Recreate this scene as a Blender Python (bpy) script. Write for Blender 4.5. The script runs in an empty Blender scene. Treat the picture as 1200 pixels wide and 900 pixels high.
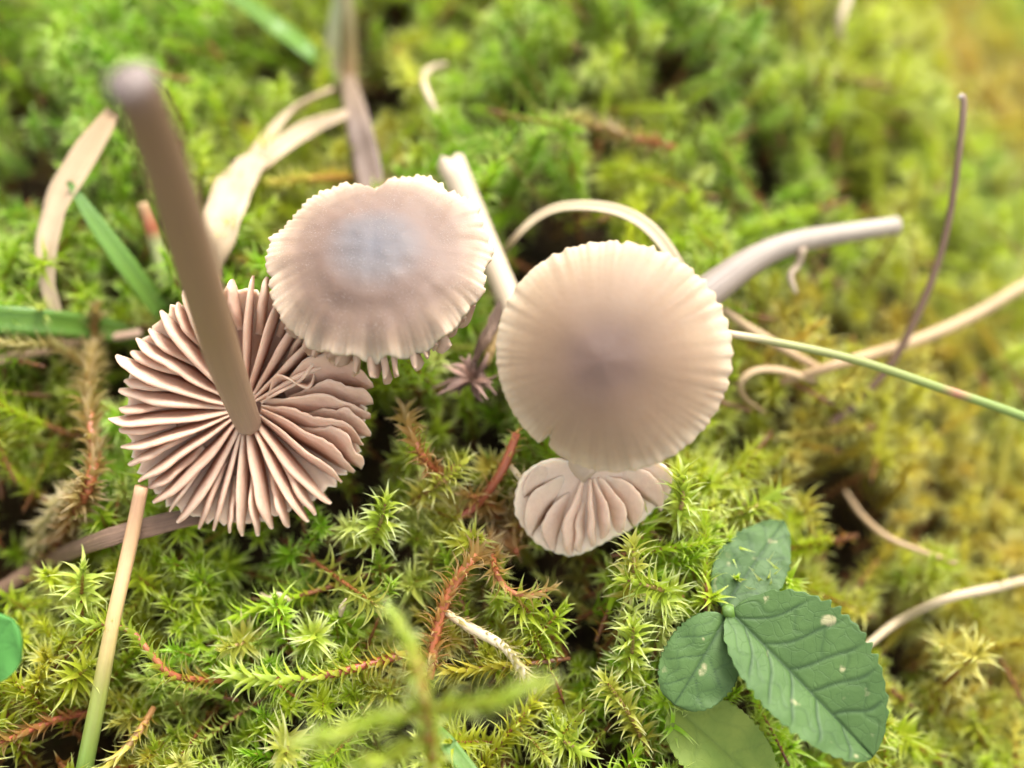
import bpy, math, random
import numpy as np
from mathutils import Vector, Matrix

random.seed(7)
RNG = np.random.default_rng(7)
R_ = math.radians
scene = bpy.context.scene
scene.unit_settings.system = 'METRIC'
scene.unit_settings.scale_length = 0.01          # one unit is one centimetre

# ------------------------------------------------------------------ camera
PITCH = R_(60.0)                                  # looking down at the moss
DIST = 9.0
FPX = 1287.0                                      # focal length in pixels of a 1200 wide picture
F = np.array([0.0, math.cos(PITCH), -math.sin(PITCH)])
U = np.array([0.0, math.sin(PITCH), math.cos(PITCH)])
RT = np.array([1.0, 0.0, 0.0])
CAM = -F * DIST
cd = bpy.data.cameras.new('camera')
cam = bpy.data.objects.new('camera', cd)
scene.collection.objects.link(cam)
cam.location = CAM
cam.rotation_euler = (math.pi / 2 - PITCH, 0, 0)
cd.sensor_width = 36.0
cd.lens = 36.0 * FPX / 1200.0
cd.clip_start = 0.05
cd.clip_end = 2000
cd.dof.use_dof = True
cd.dof.focus_distance = 8.75
cd.dof.aperture_fstop = 0.086
scene.camera = cam

# ------------------------------------------------------------------ sky, sun, exposure
SUN_DIR = Vector((0.30, 0.55, 0.85)).normalized()  # towards the sun
world = bpy.data.worlds.new('World'); scene.world = world
world.use_nodes = True
wn = world.node_tree; wn.nodes.clear()
sky = wn.nodes.new('ShaderNodeTexSky'); sky.sky_type = 'NISHITA'
sky.sun_disc = False
sky.sun_elevation = math.asin(SUN_DIR.z)
sky.sun_rotation = math.atan2(SUN_DIR.x, SUN_DIR.y)
sky.dust_density = 3.0
hs = wn.nodes.new('ShaderNodeHueSaturation'); hs.inputs['Saturation'].default_value = 0.18
bg = wn.nodes.new('ShaderNodeBackground'); bg.inputs['Strength'].default_value = 0.15
wo = wn.nodes.new('ShaderNodeOutputWorld')
wn.links.new(sky.outputs[0], hs.inputs['Color']); wn.links.new(hs.outputs[0], bg.inputs['Color'])
wn.links.new(bg.outputs[0], wo.inputs['Surface'])
sl = bpy.data.lights.new('sun', 'SUN'); sl.energy = 1.5; sl.angle = R_(28); sl.color = (1.0, 0.965, 0.91)
sun = bpy.data.objects.new('sun', sl); scene.collection.objects.link(sun)
sun.location = SUN_DIR * 60
sun.rotation_euler = SUN_DIR.to_track_quat('Z', 'Y').to_euler()
scene.view_settings.view_transform = 'Standard'
scene.view_settings.look = 'None'
scene.view_settings.gamma = 1.0
scene.view_settings.exposure = 1.82
scene.cycles.use_denoising = True
scene.cycles.adaptive_threshold = 0.02
scene.cycles.max_bounces = 6
scene.cycles.diffuse_bounces = 3
scene.cycles.transmission_bounces = 3
scene.cycles.sample_clamp_indirect = 6.0

# ------------------------------------------------------------------ helpers
def lnk(o): scene.collection.objects.link(o); return o

def P(px, py, d):
    """a point of the place, from where the photograph shows it and how far it is"""
    return CAM + d * (F + (px - 600) / FPX * RT + (450 - py) / FPX * U)

def to_px(p):
    d = np.asarray(p) - CAM
    dep = d @ F
    return 600 + FPX * (d @ RT) / dep, 450 - FPX * (d @ U) / dep, dep

def mesh_obj(name, verts, faces, material, parent=None, origin=None, attrs=None, smooth=True):
    v = np.asarray(verts, dtype=float).reshape(-1, 3)
    o0 = np.array(parent['_o']) if parent is not None and '_o' in parent else (np.zeros(3) if origin is None else np.asarray(origin, float))
    me = bpy.data.meshes.new(name)
    me.from_pydata((v - o0).tolist(), [], faces)
    if smooth:
        me.polygons.foreach_set('use_smooth', [True] * len(me.polygons))
    if attrs:
        for k, a in attrs.items():
            at = me.attributes.new(k, 'FLOAT', 'POINT')
            at.data.foreach_set('value', np.asarray(a, dtype=np.float32).ravel())
    me.update()
    me.materials.append(material)
    ob = bpy.data.objects.new(name, me); lnk(ob)
    if parent is not None: ob.parent = parent
    else: ob.location = o0
    return ob

def tag(o, label, cat, group=None):
    o['label'] = label; o['category'] = cat
    if group: o['group'] = group
    return o

ROOTS = []
def thing(name, label, cat, loc, group=None):
    e = bpy.data.objects.new(name, None); lnk(e)
    e.empty_display_size = 0.2
    e.location = loc
    e['_o'] = [float(c) for c in loc]
    ROOTS.append(e)
    return tag(e, label, cat, group)

def nrm(v):
    v = np.asarray(v, float); return v / (np.linalg.norm(v) + 1e-12)

def spline(pts, n):
    """Catmull-Rom through the rows of pts (any number of columns)"""
    p = np.asarray(pts, float)
    p = np.vstack([2 * p[0] - p[1], p, 2 * p[-1] - p[-2]])
    m = len(p) - 3
    out = []
    for k in range(n):
        t = k / (n - 1) * m
        i = min(int(t), m - 1); t -= i
        a, b, c, d = p[i:i + 4]
        out.append(0.5 * (2 * b + (c - a) * t + (2 * a - 5 * b + 4 * c - d) * t * t + (3 * b - a - 3 * c + d) * t ** 3))
    return np.array(out)

def frames(path, hint=(0, 0, 1)):
    t = np.gradient(path, axis=0)
    t /= np.linalg.norm(t, axis=1)[:, None] + 1e-12
    n0 = np.asarray(hint, float)
    ns = []
    for ti in t:
        n0 = n0 - ti * np.dot(n0, ti)
        if np.linalg.norm(n0) < 1e-4: n0 = np.cross(ti, [1, 0.3, 0.2])
        n0 = nrm(n0); ns.append(n0)
    ns = np.array(ns)
    return t, ns, np.cross(t, ns)

# smooth value noise ------------------------------------------------------
class Noise:
    def __init__(self, seed): self.g = np.random.default_rng(seed).random((64, 64))
    def __call__(self, x, y):
        x = np.asarray(x, float); y = np.asarray(y, float)
        xi = np.floor(x).astype(int); yi = np.floor(y).astype(int)
        fx = x - xi; fy = y - yi
        fx = fx * fx * (3 - 2 * fx); fy = fy * fy * (3 - 2 * fy)
        g = self.g
        a = g[xi % 64, yi % 64]; b = g[(xi + 1) % 64, yi % 64]
        c = g[xi % 64, (yi + 1) % 64]; d = g[(xi + 1) % 64, (yi + 1) % 64]
        return (a * (1 - fx) + b * fx) * (1 - fy) + (c * (1 - fx) + d * fx) * fy
N1, N2, N3, N4, N5 = (Noise(s) for s in (11, 22, 33, 44, 55))

def ripple(n, seed, k=6):
    rg = random.Random(seed)
    t = [(int(n * rg.uniform(0.62, 1.38)), rg.uniform(0, 6.28), rg.uniform(0.5, 1.0)) for _ in range(k)]
    w = math.sqrt(sum(a * a for _, _, a in t) / 2)
    return lambda th: sum(a * math.sin(m * th + p) for m, p, a in t) / w * 0.8

PITS = []                                          # x, y, radius, depth: hollows in the carpet

def ztop(x, y):
    x = np.asarray(x, float); y = np.asarray(y, float)
    z = -0.58 + np.where(y < 0, 0.22 * y, 0.10 * y)
    r = np.maximum(x - 1.6, 0)
    z = z - 0.52 * r * r / (r + 1.0) - 0.05 * r
    z = z - 0.10 * np.maximum(y - 5, 0)
    z = z + (0.55 + 0.35 * np.clip((y - 1.5) / 2.5, 0, 1)) * (N1(x * 0.55 + 3.1, y * 0.55 + 1.7) - 0.5) + 0.45 * (N2(x * 1.25, y * 1.25) - 0.5) + 0.22 * (N3(x * 2.6 + 7, y * 2.6) - 0.5)
    for (a, b, rad, dep) in PITS:
        d2 = ((x - a) ** 2 + (y - b) ** 2) / (rad * rad)
        z = z - dep * np.exp(-d2 * 1.3)
    return z

def G(px, py, dz=0.0):
    """where the line of sight of that pixel meets the moss (dz above it)"""
    d0, d1 = 5.0, 30.0
    prev = d0
    for k in range(1, 400):
        d = d0 + (d1 - d0) * k / 400
        p = P(px, py, d)
        if p[2] < float(ztop(p[0], p[1])) + dz:
            lo, hi = prev, d
            for _ in range(20):
                m = 0.5 * (lo + hi); q = P(px, py, m)
                if q[2] < float(ztop(q[0], q[1])) + dz: hi = m
                else: lo = m
            return P(px, py, hi)
        prev = d
    return P(px, py, d1)

_p = []
for (px, py, rad, dep) in [(440, 66, 0.46, 1.1), (655, 276, 0.62, 1.2), (962, 262, 0.30, 0.8), (1005, 550, 0.48, 1.0),
                           (0, 600, 0.55, 1.1), (55, 868, 0.45, 1.0), (140, 415, 0.36, 0.8), (230, 270, 0.3, 0.5),
                           (890, 140, 0.5, 0.6), (1000, 190, 0.4, 0.4), (620, 110, 0.4, 0.6), (720, 140, 0.3, 0.5), (330, 60, 0.3, 0.5), (20, 190, 0.4, 0.6), (450, 850, 0.25, 0.6), (250, 850, 0.25, 0.6), (560, 830, 0.22, 0.5), (300, 660, 0.25, 0.5), (1090, 280, 0.3, 0.5), (880, 500, 0.25, 0.7), (585, 600, 0.28, 0.7),
                           (560, 470, 0.30, 0.5), (470, 740, 0.22, 0.5), (690, 690, 0.2, 0.5), (400, 660, 0.22, 0.5),
                           (350, 740, 0.16, 0.4), (990, 640, 0.3, 0.4), (700, 870, 0.22, 0.5), (170, 690, 0.2, 0.4),
                           (800, 60, 0.3, 0.5), (1060, 740, 0.25, 0.4)]:
    g = G(px, py); _p.append((g[0], g[1], rad, dep))
PITS = _p

# ------------------------------------------------------------------ materials
def new_mat(name):
    m = bpy.data.materials.new(name); m.use_nodes = True
    nt = m.node_tree; nt.nodes.clear()
    out = nt.nodes.new('ShaderNodeOutputMaterial')
    return m, nt, out

class NT:
    """small wrapper for writing node trees"""
    def __init__(self, nt): self.nt = nt
    def n(self, kind, **kw):
        x = self.nt.nodes.new(kind)
        for k, v in kw.items(): setattr(x, k, v)
        return x
    def l(self, a, b): self.nt.links.new(a, b)
    def attr(self, name, kind='GEOMETRY'):
        a = self.n('ShaderNodeAttribute', attribute_name=name); a.attribute_type = kind
        return a
    def math(self, op, a, b=None, c=None, clamp=False):
        m = self.n('ShaderNodeMath', operation=op); m.use_clamp = clamp
        for i, v in enumerate((a, b, c)):
            if v is None: continue
            if isinstance(v, (int, float)): m.inputs[i].default_value = v
            else: self.l(v, m.inputs[i])
        return m.outputs[0]
    def mix(self, fac, a, b, mode='MIX'):
        m = self.n('ShaderNodeMix', data_type='RGBA', blend_type=mode); m.clamp_factor = True
        for s, v in ((0, fac), (6, a), (7, b)):
            if isinstance(v, (int, float)): m.inputs[s].default_value = v
            elif isinstance(v, tuple): m.inputs[s].default_value = (*v, 1) if len(v) == 3 else v
            else: self.l(v, m.inputs[s])
        return m.outputs[2]
    def ramp(self, fac, stops, interp='LINEAR'):
        r = self.n('ShaderNodeValToRGB'); cr = r.color_ramp; cr.interpolation = interp
        while len(cr.elements) > 1: cr.elements.remove(cr.elements[-1])
        for i, (p, c) in enumerate(stops):
            e = cr.elements[0] if i == 0 else cr.elements.new(p)
            e.position = p
            e.color = (*c, 1) if isinstance(c, tuple) else (c, c, c, 1)
        self.l(fac, r.inputs[0]); return r.outputs[0]
    def vec(self, x, y, z):
        c = self.n('ShaderNodeCombineXYZ')
        for i, v in enumerate((x, y, z)):
            if isinstance(v, (int, float)): c.inputs[i].default_value = v
            else: self.l(v, c.inputs[i])
        return c.outputs[0]
    def noise(self, vec, scale, detail=3, rough=0.55):
        t = self.n('ShaderNodeTexNoise'); t.inputs['Scale'].default_value = scale
        t.inputs['Detail'].default_value = detail; t.inputs['Roughness'].default_value = rough
        if vec is not None: self.l(vec, t.inputs['Vector'])
        return t.outputs['Fac']
    def objco(self):
        return self.n('ShaderNodeTexCoord').outputs['Object']
    def bump(self, h, strength, dist):
        b = self.n('ShaderNodeBump'); b.inputs['Strength'].default_value = strength; b.inputs['Distance'].default_value = dist
        self.l(h, b.inputs['Height']); return b.outputs[0]
    def surf(self, color, rough=0.6, spec=0.4, sss=0.0, sss_r=(0.1, 0.07, 0.05), transl=0.0, tcol=None, normal=None, sheen=0.0):
        p = self.n('ShaderNodeBsdfPrincipled')
        if isinstance(color, tuple): p.inputs['Base Color'].default_value = (*color, 1)
        else: self.l(color, p.inputs['Base Color'])
        if isinstance(rough, (int, float)): p.inputs['Roughness'].default_value = rough
        else: self.l(rough, p.inputs['Roughness'])
        p.inputs['Specular IOR Level'].default_value = spec
        if sss:
            p.inputs['Subsurface Weight'].default_value = sss
            p.inputs['Subsurface Radius'].default_value = sss_r
            p.inputs['Subsurface Scale'].default_value = 1.0
        if normal is not None: self.l(normal, p.inputs['Normal'])
        sh = p.outputs[0]
        if transl:
            t = self.n('ShaderNodeBsdfTranslucent')
            if tcol is None: tcol = color
            if isinstance(tcol, tuple): t.inputs['Color'].default_value = (*tcol, 1)
            else: self.l(tcol, t.inputs['Color'])
            m = self.n('ShaderNodeMixShader'); m.inputs[0].default_value = transl
            self.l(sh, m.inputs[1]); self.l(t.outputs[0], m.inputs[2]); sh = m.outputs[0]
        return sh

def fibre_mat(name, stops, streak=0.45, dark=(0.12, 0.07, 0.04), across=14.0, along=1.5, rough=0.55, spec=0.35, transl=0.0, blotch=0.25, bumpd=0.01):
    """stalks, straws and blades: colour along their length, fibres across"""
    m, nt, out = new_mat(name); t = NT(nt)
    u = t.attr('u').outputs['Fac']; v = t.attr('v').outputs['Fac']
    col = t.ramp(u, stops)
    fv = t.vec(t.math('MULTIPLY', u, along), t.math('MULTIPLY', v, across), 0.0)
    fib = t.noise(fv, 1.0, 4, 0.6)
    fibf = t.ramp(fib, [(0.38, 1.0), (0.62, 0.0)])
    col = t.mix(t.math('MULTIPLY', fibf, streak), col, t.mix(0.65, col, dark))
    bl = t.ramp(t.noise(t.objco(), 3.2, 6, 0.65), [(0.42, 0.0), (0.66, 1.0)])
    col = t.mix(t.math('MULTIPLY', bl, blotch), col, t.mix(0.7, col, dark))
    nb = t.bump(fib, 0.8, bumpd)
    t.l(t.surf(col, rough, spec, transl=transl, normal=nb), out.inputs[0])
    return m

def moss_mat(name, tint=None, old=(0.32, 0.13, 0.035), tip=(0.72, 0.76, 0.30), oldfrom=0.55):
    m, nt, out = new_mat(name); t = NT(nt)
    lt = t.attr('lt').outputs['Fac']; age = t.attr('age').outputs['Fac']; rnd = t.attr('rnd').outputs['Fac']
    if tint is None: base = t.attr('tint', 'INSTANCER').outputs['Vector']
    else:
        rgb = t.n('ShaderNodeRGB'); rgb.outputs[0].default_value = (*tint, 1); base = rgb.outputs[0]
    # each leaf a little different, paler and thinner to its hair point
    base = t.mix(rnd, t.mix(0.22, base, (0.08, 0.20, 0.015)), t.mix(0.22, base, (0.55, 0.55, 0.08)))
    o = t.math('MULTIPLY', t.math('SUBTRACT', age, oldfrom), 1.0 / (1.0 - oldfrom), clamp=True)
    o = t.math('ADD', o, t.math('MULTIPLY', t.math('SUBTRACT', rnd, 0.5), 0.25), clamp=True)
    col = t.mix(o, base, old)
    tf = t.ramp(lt, [(0.5, 0.0), (0.85, 0.6), (1.0, 0.95)])
    col = t.mix(tf, col, t.mix(t.math('MULTIPLY', o, 0.6), tip, (0.42, 0.30, 0.16)))
    t.l(t.surf(col, 0.42, 0.45, transl=0.5, tcol=t.mix(0.3, col, (0.85, 0.9, 0.15), 'MULTIPLY')), out.inputs[0])
    return m

def cap_mat(name, stops, relief=0.15, striae=0.35, frost=0.0, dark=(0.3, 0.2, 0.15), rough=0.55):
    m, nt, out = new_mat(name); t = NT(nt)
    rad = t.attr('rad').outputs['Fac']; cx = t.attr('ca').outputs['Fac']; sx = t.attr('sa').outputs['Fac']
    wob = t.noise(t.objco(), 2.2, 4)
    rr = t.math('ADD', rad, t.math('MULTIPLY', t.math('SUBTRACT', wob, 0.5), 0.22))
    col = t.ramp(rr, stops)
    sv = t.vec(t.math('MULTIPLY', cx, 15.0), t.math('MULTIPLY', sx, 15.0), t.math('MULTIPLY', rad, 1.2))
    st = t.noise(sv, 1.0, 3, 0.5)
    stf = t.math('MULTIPLY', t.ramp(st, [(0.40, 1.0), (0.62, 0.0)]), t.ramp(rad, [(0.28, 0.0), (0.75, 1.0), (1.0, 0.8)]))
    col = t.mix(t.math('MULTIPLY', stf, striae), col, t.mix(0.5, col, dark))
    fine = t.noise(t.objco(), 26.0, 4, 0.7)
    col = t.mix(t.math('MULTIPLY', t.ramp(fine, [(0.45, 0.0), (0.75, 1.0)]), 0.25), col, t.mix(0.5, col, dark))
    h = t.math('ADD', t.math('MULTIPLY', stf, -relief), t.math('MULTIPLY', fine, 0.35))
    rg = rough
    if frost:
        g = t.noise(t.objco(), 70.0, 2, 0.6)
        fm = t.math('MULTIPLY', t.ramp(g, [(0.60, 0.0), (0.68, 1.0)]), t.ramp(t.noise(t.objco(), 5.0, 3), [(0.42, 0.0), (0.6, 1.0)]))
        col = t.mix(t.math('MULTIPLY', fm, frost), col, (0.80, 0.76, 0.72))
        h = t.math('ADD', h, t.math('MULTIPLY', fm, 0.3))
    nb = t.bump(h, 0.7, 0.012)
    t.l(t.surf(col, rg, 0.45, sss=0.55, sss_r=(0.10, 0.06, 0.035), normal=nb), out.inputs[0])
    return m

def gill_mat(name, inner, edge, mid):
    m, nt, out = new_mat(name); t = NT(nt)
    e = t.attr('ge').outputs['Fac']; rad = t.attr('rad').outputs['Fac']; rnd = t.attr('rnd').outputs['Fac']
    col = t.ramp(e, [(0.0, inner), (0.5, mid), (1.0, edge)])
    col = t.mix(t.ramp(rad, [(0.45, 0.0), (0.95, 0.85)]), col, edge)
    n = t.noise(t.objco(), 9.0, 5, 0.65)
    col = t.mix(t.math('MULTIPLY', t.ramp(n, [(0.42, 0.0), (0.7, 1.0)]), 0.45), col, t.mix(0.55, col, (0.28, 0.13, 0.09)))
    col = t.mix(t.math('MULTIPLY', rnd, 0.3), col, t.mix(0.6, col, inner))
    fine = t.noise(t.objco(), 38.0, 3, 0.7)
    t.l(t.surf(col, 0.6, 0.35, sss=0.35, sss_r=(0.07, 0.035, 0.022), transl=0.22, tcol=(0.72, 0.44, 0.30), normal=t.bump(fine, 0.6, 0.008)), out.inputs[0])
    return m

# ------------------------------------------------------------------ shape builders
def tube(path, rad, sides=10, hint=(0, 0, 1), wob=0.0, flat=1.0, hollow=0.0, closed=True, seed=0, torn=0.0):
    """round or flattened stalk; hollow > 0 sinks a hole in its far end"""
    path = np.asarray(path, float); n = len(path)
    rad = np.interp(np.linspace(0, 1, n), np.linspace(0, 1, len(rad)), rad) if not np.isscalar(rad) else np.full(n, rad)
    _, nn, bb = frames(path, hint)
    rg = np.random.default_rng(seed)
    prof = 1 + wob * (rg.random(sides) - 0.5) * 2
    along = np.convolve(rg.random(n + 4), np.ones(5) / 5, 'valid') - 0.5
    V, Fc, u, v = [], [], [], []
    ang = np.linspace(0, 2 * math.pi, sides, endpoint=False)
    for i in range(n):
        r = rad[i] * (1 + wob * along[i] * 3)
        for k, a in enumerate(ang):
            rag = torn * rg.random() * nrm(path[-1] - path[-2]) if torn and i == n - 1 else 0.0
            V.append(path[i] + r * prof[k] * (math.cos(a) * bb[i] + flat * math.sin(a) * nn[i]) + rag)
            u.append(i / (n - 1)); v.append(abs(k / sides * 2 - 1) * 1.0)
    for i in range(n - 1):
        for k in range(sides):
            k2 = (k + 1) % sides
            Fc.append((i * sides + k, i * sides + k2, (i + 1) * sides + k2, (i + 1) * sides + k))
    if closed:
        c = len(V); V.append(path[0]); u.append(0); v.append(0)
        for k in range(sides): Fc.append((c, (k + 1) % sides, k))
        last = (n - 1) * sides
        if hollow > 0:
            ring = len(V); tdir = nrm(path[-1] - path[-2])
            for j, (f, dep) in enumerate(((hollow, 0.0), (hollow * 0.9, -2.0 * rad[-1]))):
                for k in range(sides):
                    V.append(path[-1] + (V[last + k] - path[-1]) * f + tdir * dep); u.append(1); v.append(0.5)
            for k in range(sides):
                k2 = (k + 1) % sides
                Fc.append((last + k, last + k2, ring + k2, ring + k))
                Fc.append((ring + k, ring + k2, ring + sides + k2, ring + sides + k))
            Fc.append(tuple(ring + sides + k for k in range(sides)))
        else:
            c = len(V); V.append(path[-1] + nrm(path[-1] - path[-2]) * rad[-1] * 0.4); u.append(1); v.append(0)
            for k in range(sides): Fc.append((last + k, last + (k + 1) % sides, c))
    return V, Fc, {'u': u, 'v': v}

def ribbon(path, width, thick=0.02, hint=(0, 0, 1), fold=0.25, twist=None, cols=5, wav=0.0, seed=0):
    """a leaf blade with thickness and a fold along its middle"""
    path = np.asarray(path, float); n = len(path)
    width = np.interp(np.linspace(0, 1, n), np.linspace(0, 1, len(width)), width)
    tw = np.zeros(n) if twist is None else np.interp(np.linspace(0, 1, n), np.linspace(0, 1, len(twist)), twist)
    _, nn, bb = frames(path, hint)
    rg = np.random.default_rng(seed)
    ph = rg.random(4) * 6
    V, Fc, u, v = [], [], [], []
    for i in range(n):
        c, s = math.cos(tw[i]), math.sin(tw[i])
        b = bb[i] * c + nn[i] * s; q = nn[i] * c - bb[i] * s
        for side in (1, -1):
            for k in range(cols):
                x = k / (cols - 1) * 2 - 1
                lift = fold * (abs(x) - 0.5) * width[i] * 0.5
                w = wav * width[i] * math.sin(x * 2.2 + i * 0.8 + ph[0]) * math.sin(i * 0.45 + ph[1] + x)
                edge = 1 - 0.8 * abs(x) ** 3
                V.append(path[i] + b * x * width[i] * 0.5 + q * (lift + w + side * thick * 0.5 * edge))
                u.append(i / (n - 1)); v.append(x * 0.5 + 0.5)
    m = cols * 2
    for i in range(n - 1):
        for k in range(cols - 1):
            a = i * m + k
            Fc.append((a, a + 1, a + m + 1, a + m))
            a = i * m + cols + k
            Fc.append((a + 1, a, a + m, a + m + 1))
        for k0, k1 in ((0, cols), (2 * cols - 1, cols - 1)):
            Fc.append((i * m + k0, (i + 1) * m + k0, (i + 1) * m + k1, i * m + k1))
    for i in (0, n - 1):
        for k in range(cols - 1):
            Fc.append((i * m + k, i * m + k + 1, i * m + cols + k + 1, i * m + cols + k))
    return V, Fc, {'u': u, 'v': v}

# moss -----------------------------------------------------------------
LS = np.array([0, 0.16, 0.36, 0.6, 0.82, 1.0])
LW = np.array([0.55, 1.0, 0.86, 0.46, 0.16, 0.0])
def moss_leaves(path, spec, seed):
    """squarrose leaves in a spiral along a stem. spec(f) for f = 0 base .. 1 tip gives
       (length, width, start angle, end angle, age) or None"""
    rg = np.random.default_rng(seed)
    path = np.asarray(path, float); n = len(path)
    tt, nn, bb = frames(path, (0.3, 0.2, 0.9) if abs(path[-1][2] - path[0][2]) < 0.5 else (1, 0.1, 0))
    seg = np.linalg.norm(np.diff(path, axis=0), axis=1); L = seg.sum()
    cum = np.concatenate([[0], np.cumsum(seg)]) / L
    V, Fc, lt, ag, rn = [], [], [], [], []
    def at(f, arr): return np.array([np.interp(f, cum, arr[:, j]) for j in range(3)])
    phi = rg.random() * 6; f = 0.0
    while f < 1.0:
        sp = spec(f, rg)
        f += sp[5] / L
        phi += 2.39996 + rg.normal(0, 0.22)
        if sp[0] <= 0: continue
        ln, wd, a0, a1, age = sp[:5]
        f2 = min(f, 1.0)
        o = at(f2, path); t = nrm(at(f2, tt)); x = nrm(at(f2, nn)); y = nrm(np.cross(t, x))
        rdir = x * math.cos(phi) + y * math.sin(phi); side = np.cross(t, rdir)
        base = len(V); pos = o.copy(); r0 = rg.random(); sw = rg.normal(0, 0.22)
        for i, s in enumerate(LS):
            a = a0 + (a1 - a0) * s ** 1.2
            d = t * math.cos(a) + rdir * math.sin(a) + side * sw * s
            if i: pos = pos + d * ln * (s - LS[i - 1])
            up = t * math.sin(a) - rdir * math.cos(a)
            w = wd * LW[i]
            if i < len(LS) - 1:
                V += [pos - side * w + up * w * 0.45, pos.copy(), pos + side * w + up * w * 0.45]
                lt += [s] * 3; ag += [age] * 3; rn += [r0] * 3
            else:
                V.append(pos); lt.append(1.0); ag.append(age); rn.append(r0)
        for i in range(len(LS) - 2):
            b = base + 3 * i
            Fc += [(b, b + 1, b + 4, b + 3), (b + 1, b + 2, b + 5, b + 4)]
        b = base + 3 * (len(LS) - 2)
        Fc += [(b, b + 1, b + 3), (b + 1, b + 2, b + 3)]
    return V, Fc, {'lt': lt, 'age': ag, 'rnd': rn}

def merge(parts):
    V, Fc, A = [], [], {}
    for v, f, a in parts:
        o = len(V); V += list(v); Fc += [tuple(i + o for i in q) for q in f]
        for k, x in a.items(): A.setdefault(k, []).extend(list(x))
    return V, Fc, A

# mushrooms ------------------------------------------------------------
def cap_frame(center, axis, xhint=(1, 0, 0)):
    """e3 = axis of the cap towards its upper side"""
    e3 = nrm(axis); e1 = nrm(np.asarray(xhint, float) - e3 * np.dot(xhint, e3)); e2 = np.cross(e3, e1)
    return np.asarray(center, float), e1, e2, e3

def cap_mesh(fr, Rf, top, thick, nr=34, na=168, mean=None, off=(0.0, 0.0)):
    """Rf(theta) rim radius, top(rho, theta) height of the upper skin, thick(rho) flesh"""
    c, e1, e2, e3 = fr
    V, Fc, rad, ca, sa = [], [], [], [], []
    def add(rho, th, z, rr):
        r = Rf(th) * rho if mean is None else rho * (mean + (Rf(th) - mean) * rho ** 7)
        k_ = 1 - rho ** 1.5
        V.append(c + e1 * (math.cos(th) * r + off[0] * k_) + e2 * (math.sin(th) * r + off[1] * k_) + e3 * z)
        rad.append(rr); ca.append(math.cos(th)); sa.append(math.sin(th))
    rhos = np.concatenate([np.linspace(0, 0.8, nr - 12)[1:], np.linspace(0.8, 1.0, 13)[1:]])
    ths = np.linspace(0, 2 * math.pi, na, endpoint=False)
    add(0, 0, top(0, 0), 0)
    for rho in rhos:
        for th in ths: add(rho, th, top(rho, th), rho)
    m = len(rhos)
    for k in range(na): Fc.append((0, 1 + k, 1 + (k + 1) % na))
    for i in range(m - 1):
        for k in range(na):
            k2 = (k + 1) % na
            Fc.append((1 + i * na + k, 1 + (i + 1) * na + k, 1 + (i + 1) * na + k2, 1 + i * na + k2))
    under = len(V); rb = rhos[::-2]
    for rho in rb:
        for th in ths: add(rho * 0.995, th, top(rho, th) - thick(rho), rho)
    last = 1 + (m - 1) * na
    for k in range(na):
        k2 = (k + 1) % na
        Fc.append((last + k, under + k, under + k2, last + k2))
    for i in range(len(rb) - 1):
        for k in range(na):
            k2 = (k + 1) % na
            Fc.append((under + i * na + k, under + (i + 1) * na + k, under + (i + 1) * na + k2, under + i * na + k2))
    e = under + (len(rb) - 1) * na
    cc = len(V); add(0, 0, top(0, 0) - thick(0), 0)
    for k in range(na): Fc.append((e + k, cc, e + (k + 1) % na))
    return V, Fc, {'rad': rad, 'ca': ca, 'sa': sa}

def gill_mesh(fr, th, r0, r1, base, H, lean=0.0, wave=0.0, wk=5.0, ph=0.0, thk=0.06, full=True, curve=0.0, nr=15, peak=0.42, tipdrop=0.0, jag=0.0, seed=0):
    """one gill: a thin curved plate hanging from the cap's underside (towards -e3)"""
    c, e1, e2, e3 = fr
    rg = np.random.default_rng(seed)
    V, Fc, ge, rd = [], [], [], []
    ts = [0.0, 0.35, 0.7, 0.93, 1.0, 0.93, 0.7, 0.35, 0.0]
    sg = [1, 1, 1, 0.75, 0, -0.75, -1, -1, -1]
    m = len(ts); rnd = rg.random()
    jit = np.convolve(rg.random(nr + 4), np.ones(3) / 3, 'same')[2:2 + nr] - 0.5
    for i in range(nr):
        q = i / (nr - 1)
        qq = 1 - (1 - q) ** 1.25
        r = r0 + (r1 - r0) * qq
        if q < peak: h = (0.45 if full else 0.06) + (0.55 if full else 0.94) * math.sin(q / peak * math.pi / 2)
        else: h = math.cos((q - peak) / (1 - peak) * math.pi / 2) ** 0.8
        h = max(h, 0.10) * H * (1 + jag * jit[i])
        tk = thk * min(1.0, 0.35 + r * 1.25) * (1 - 0.62 * max(0, (q - 0.55) / 0.45) ** 1.6) * (1 + 0.25 * jag * jit[(i * 3) % nr])
        th2 = th + curve * (q - 0.5)
        er = e1 * math.cos(th2) + e2 * math.sin(th2); et = -e1 * math.sin(th2) + e2 * math.cos(th2)
        zb = base(r)
        w = wave * math.sin(wk * q * 3.0 + ph) * (0.3 + 0.7 * q)
        for t, s in zip(ts, sg):
            off = (lean * h * t) + w * (0.25 + 0.75 * t) + 0.35 * wave * t * math.sin(q * 11 + ph * 2)
            V.append(c + er * (r + tipdrop * t * q * 0.1) + et * (off + s * tk * 0.5 * (1 - 0.25 * t)) - e3 * (zb * -1.0 + h * t))
            ge.append(t); rd.append(min(1.0, r / 1.06))
    for i in range(nr - 1):
        for k in range(m - 1):
            Fc.append((i * m + k, i * m + k + 1, (i + 1) * m + k + 1, (i + 1) * m + k))
        Fc.append((i * m + m - 1, i * m, (i + 1) * m, (i + 1) * m + m - 1))
    Fc.append(tuple(range(m)))
    Fc.append(tuple((nr - 1) * m + k for k in reversed(range(m))))
    return V, Fc, {'ge': ge, 'rad': rd, 'rnd': [rnd] * len(V)}

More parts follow.
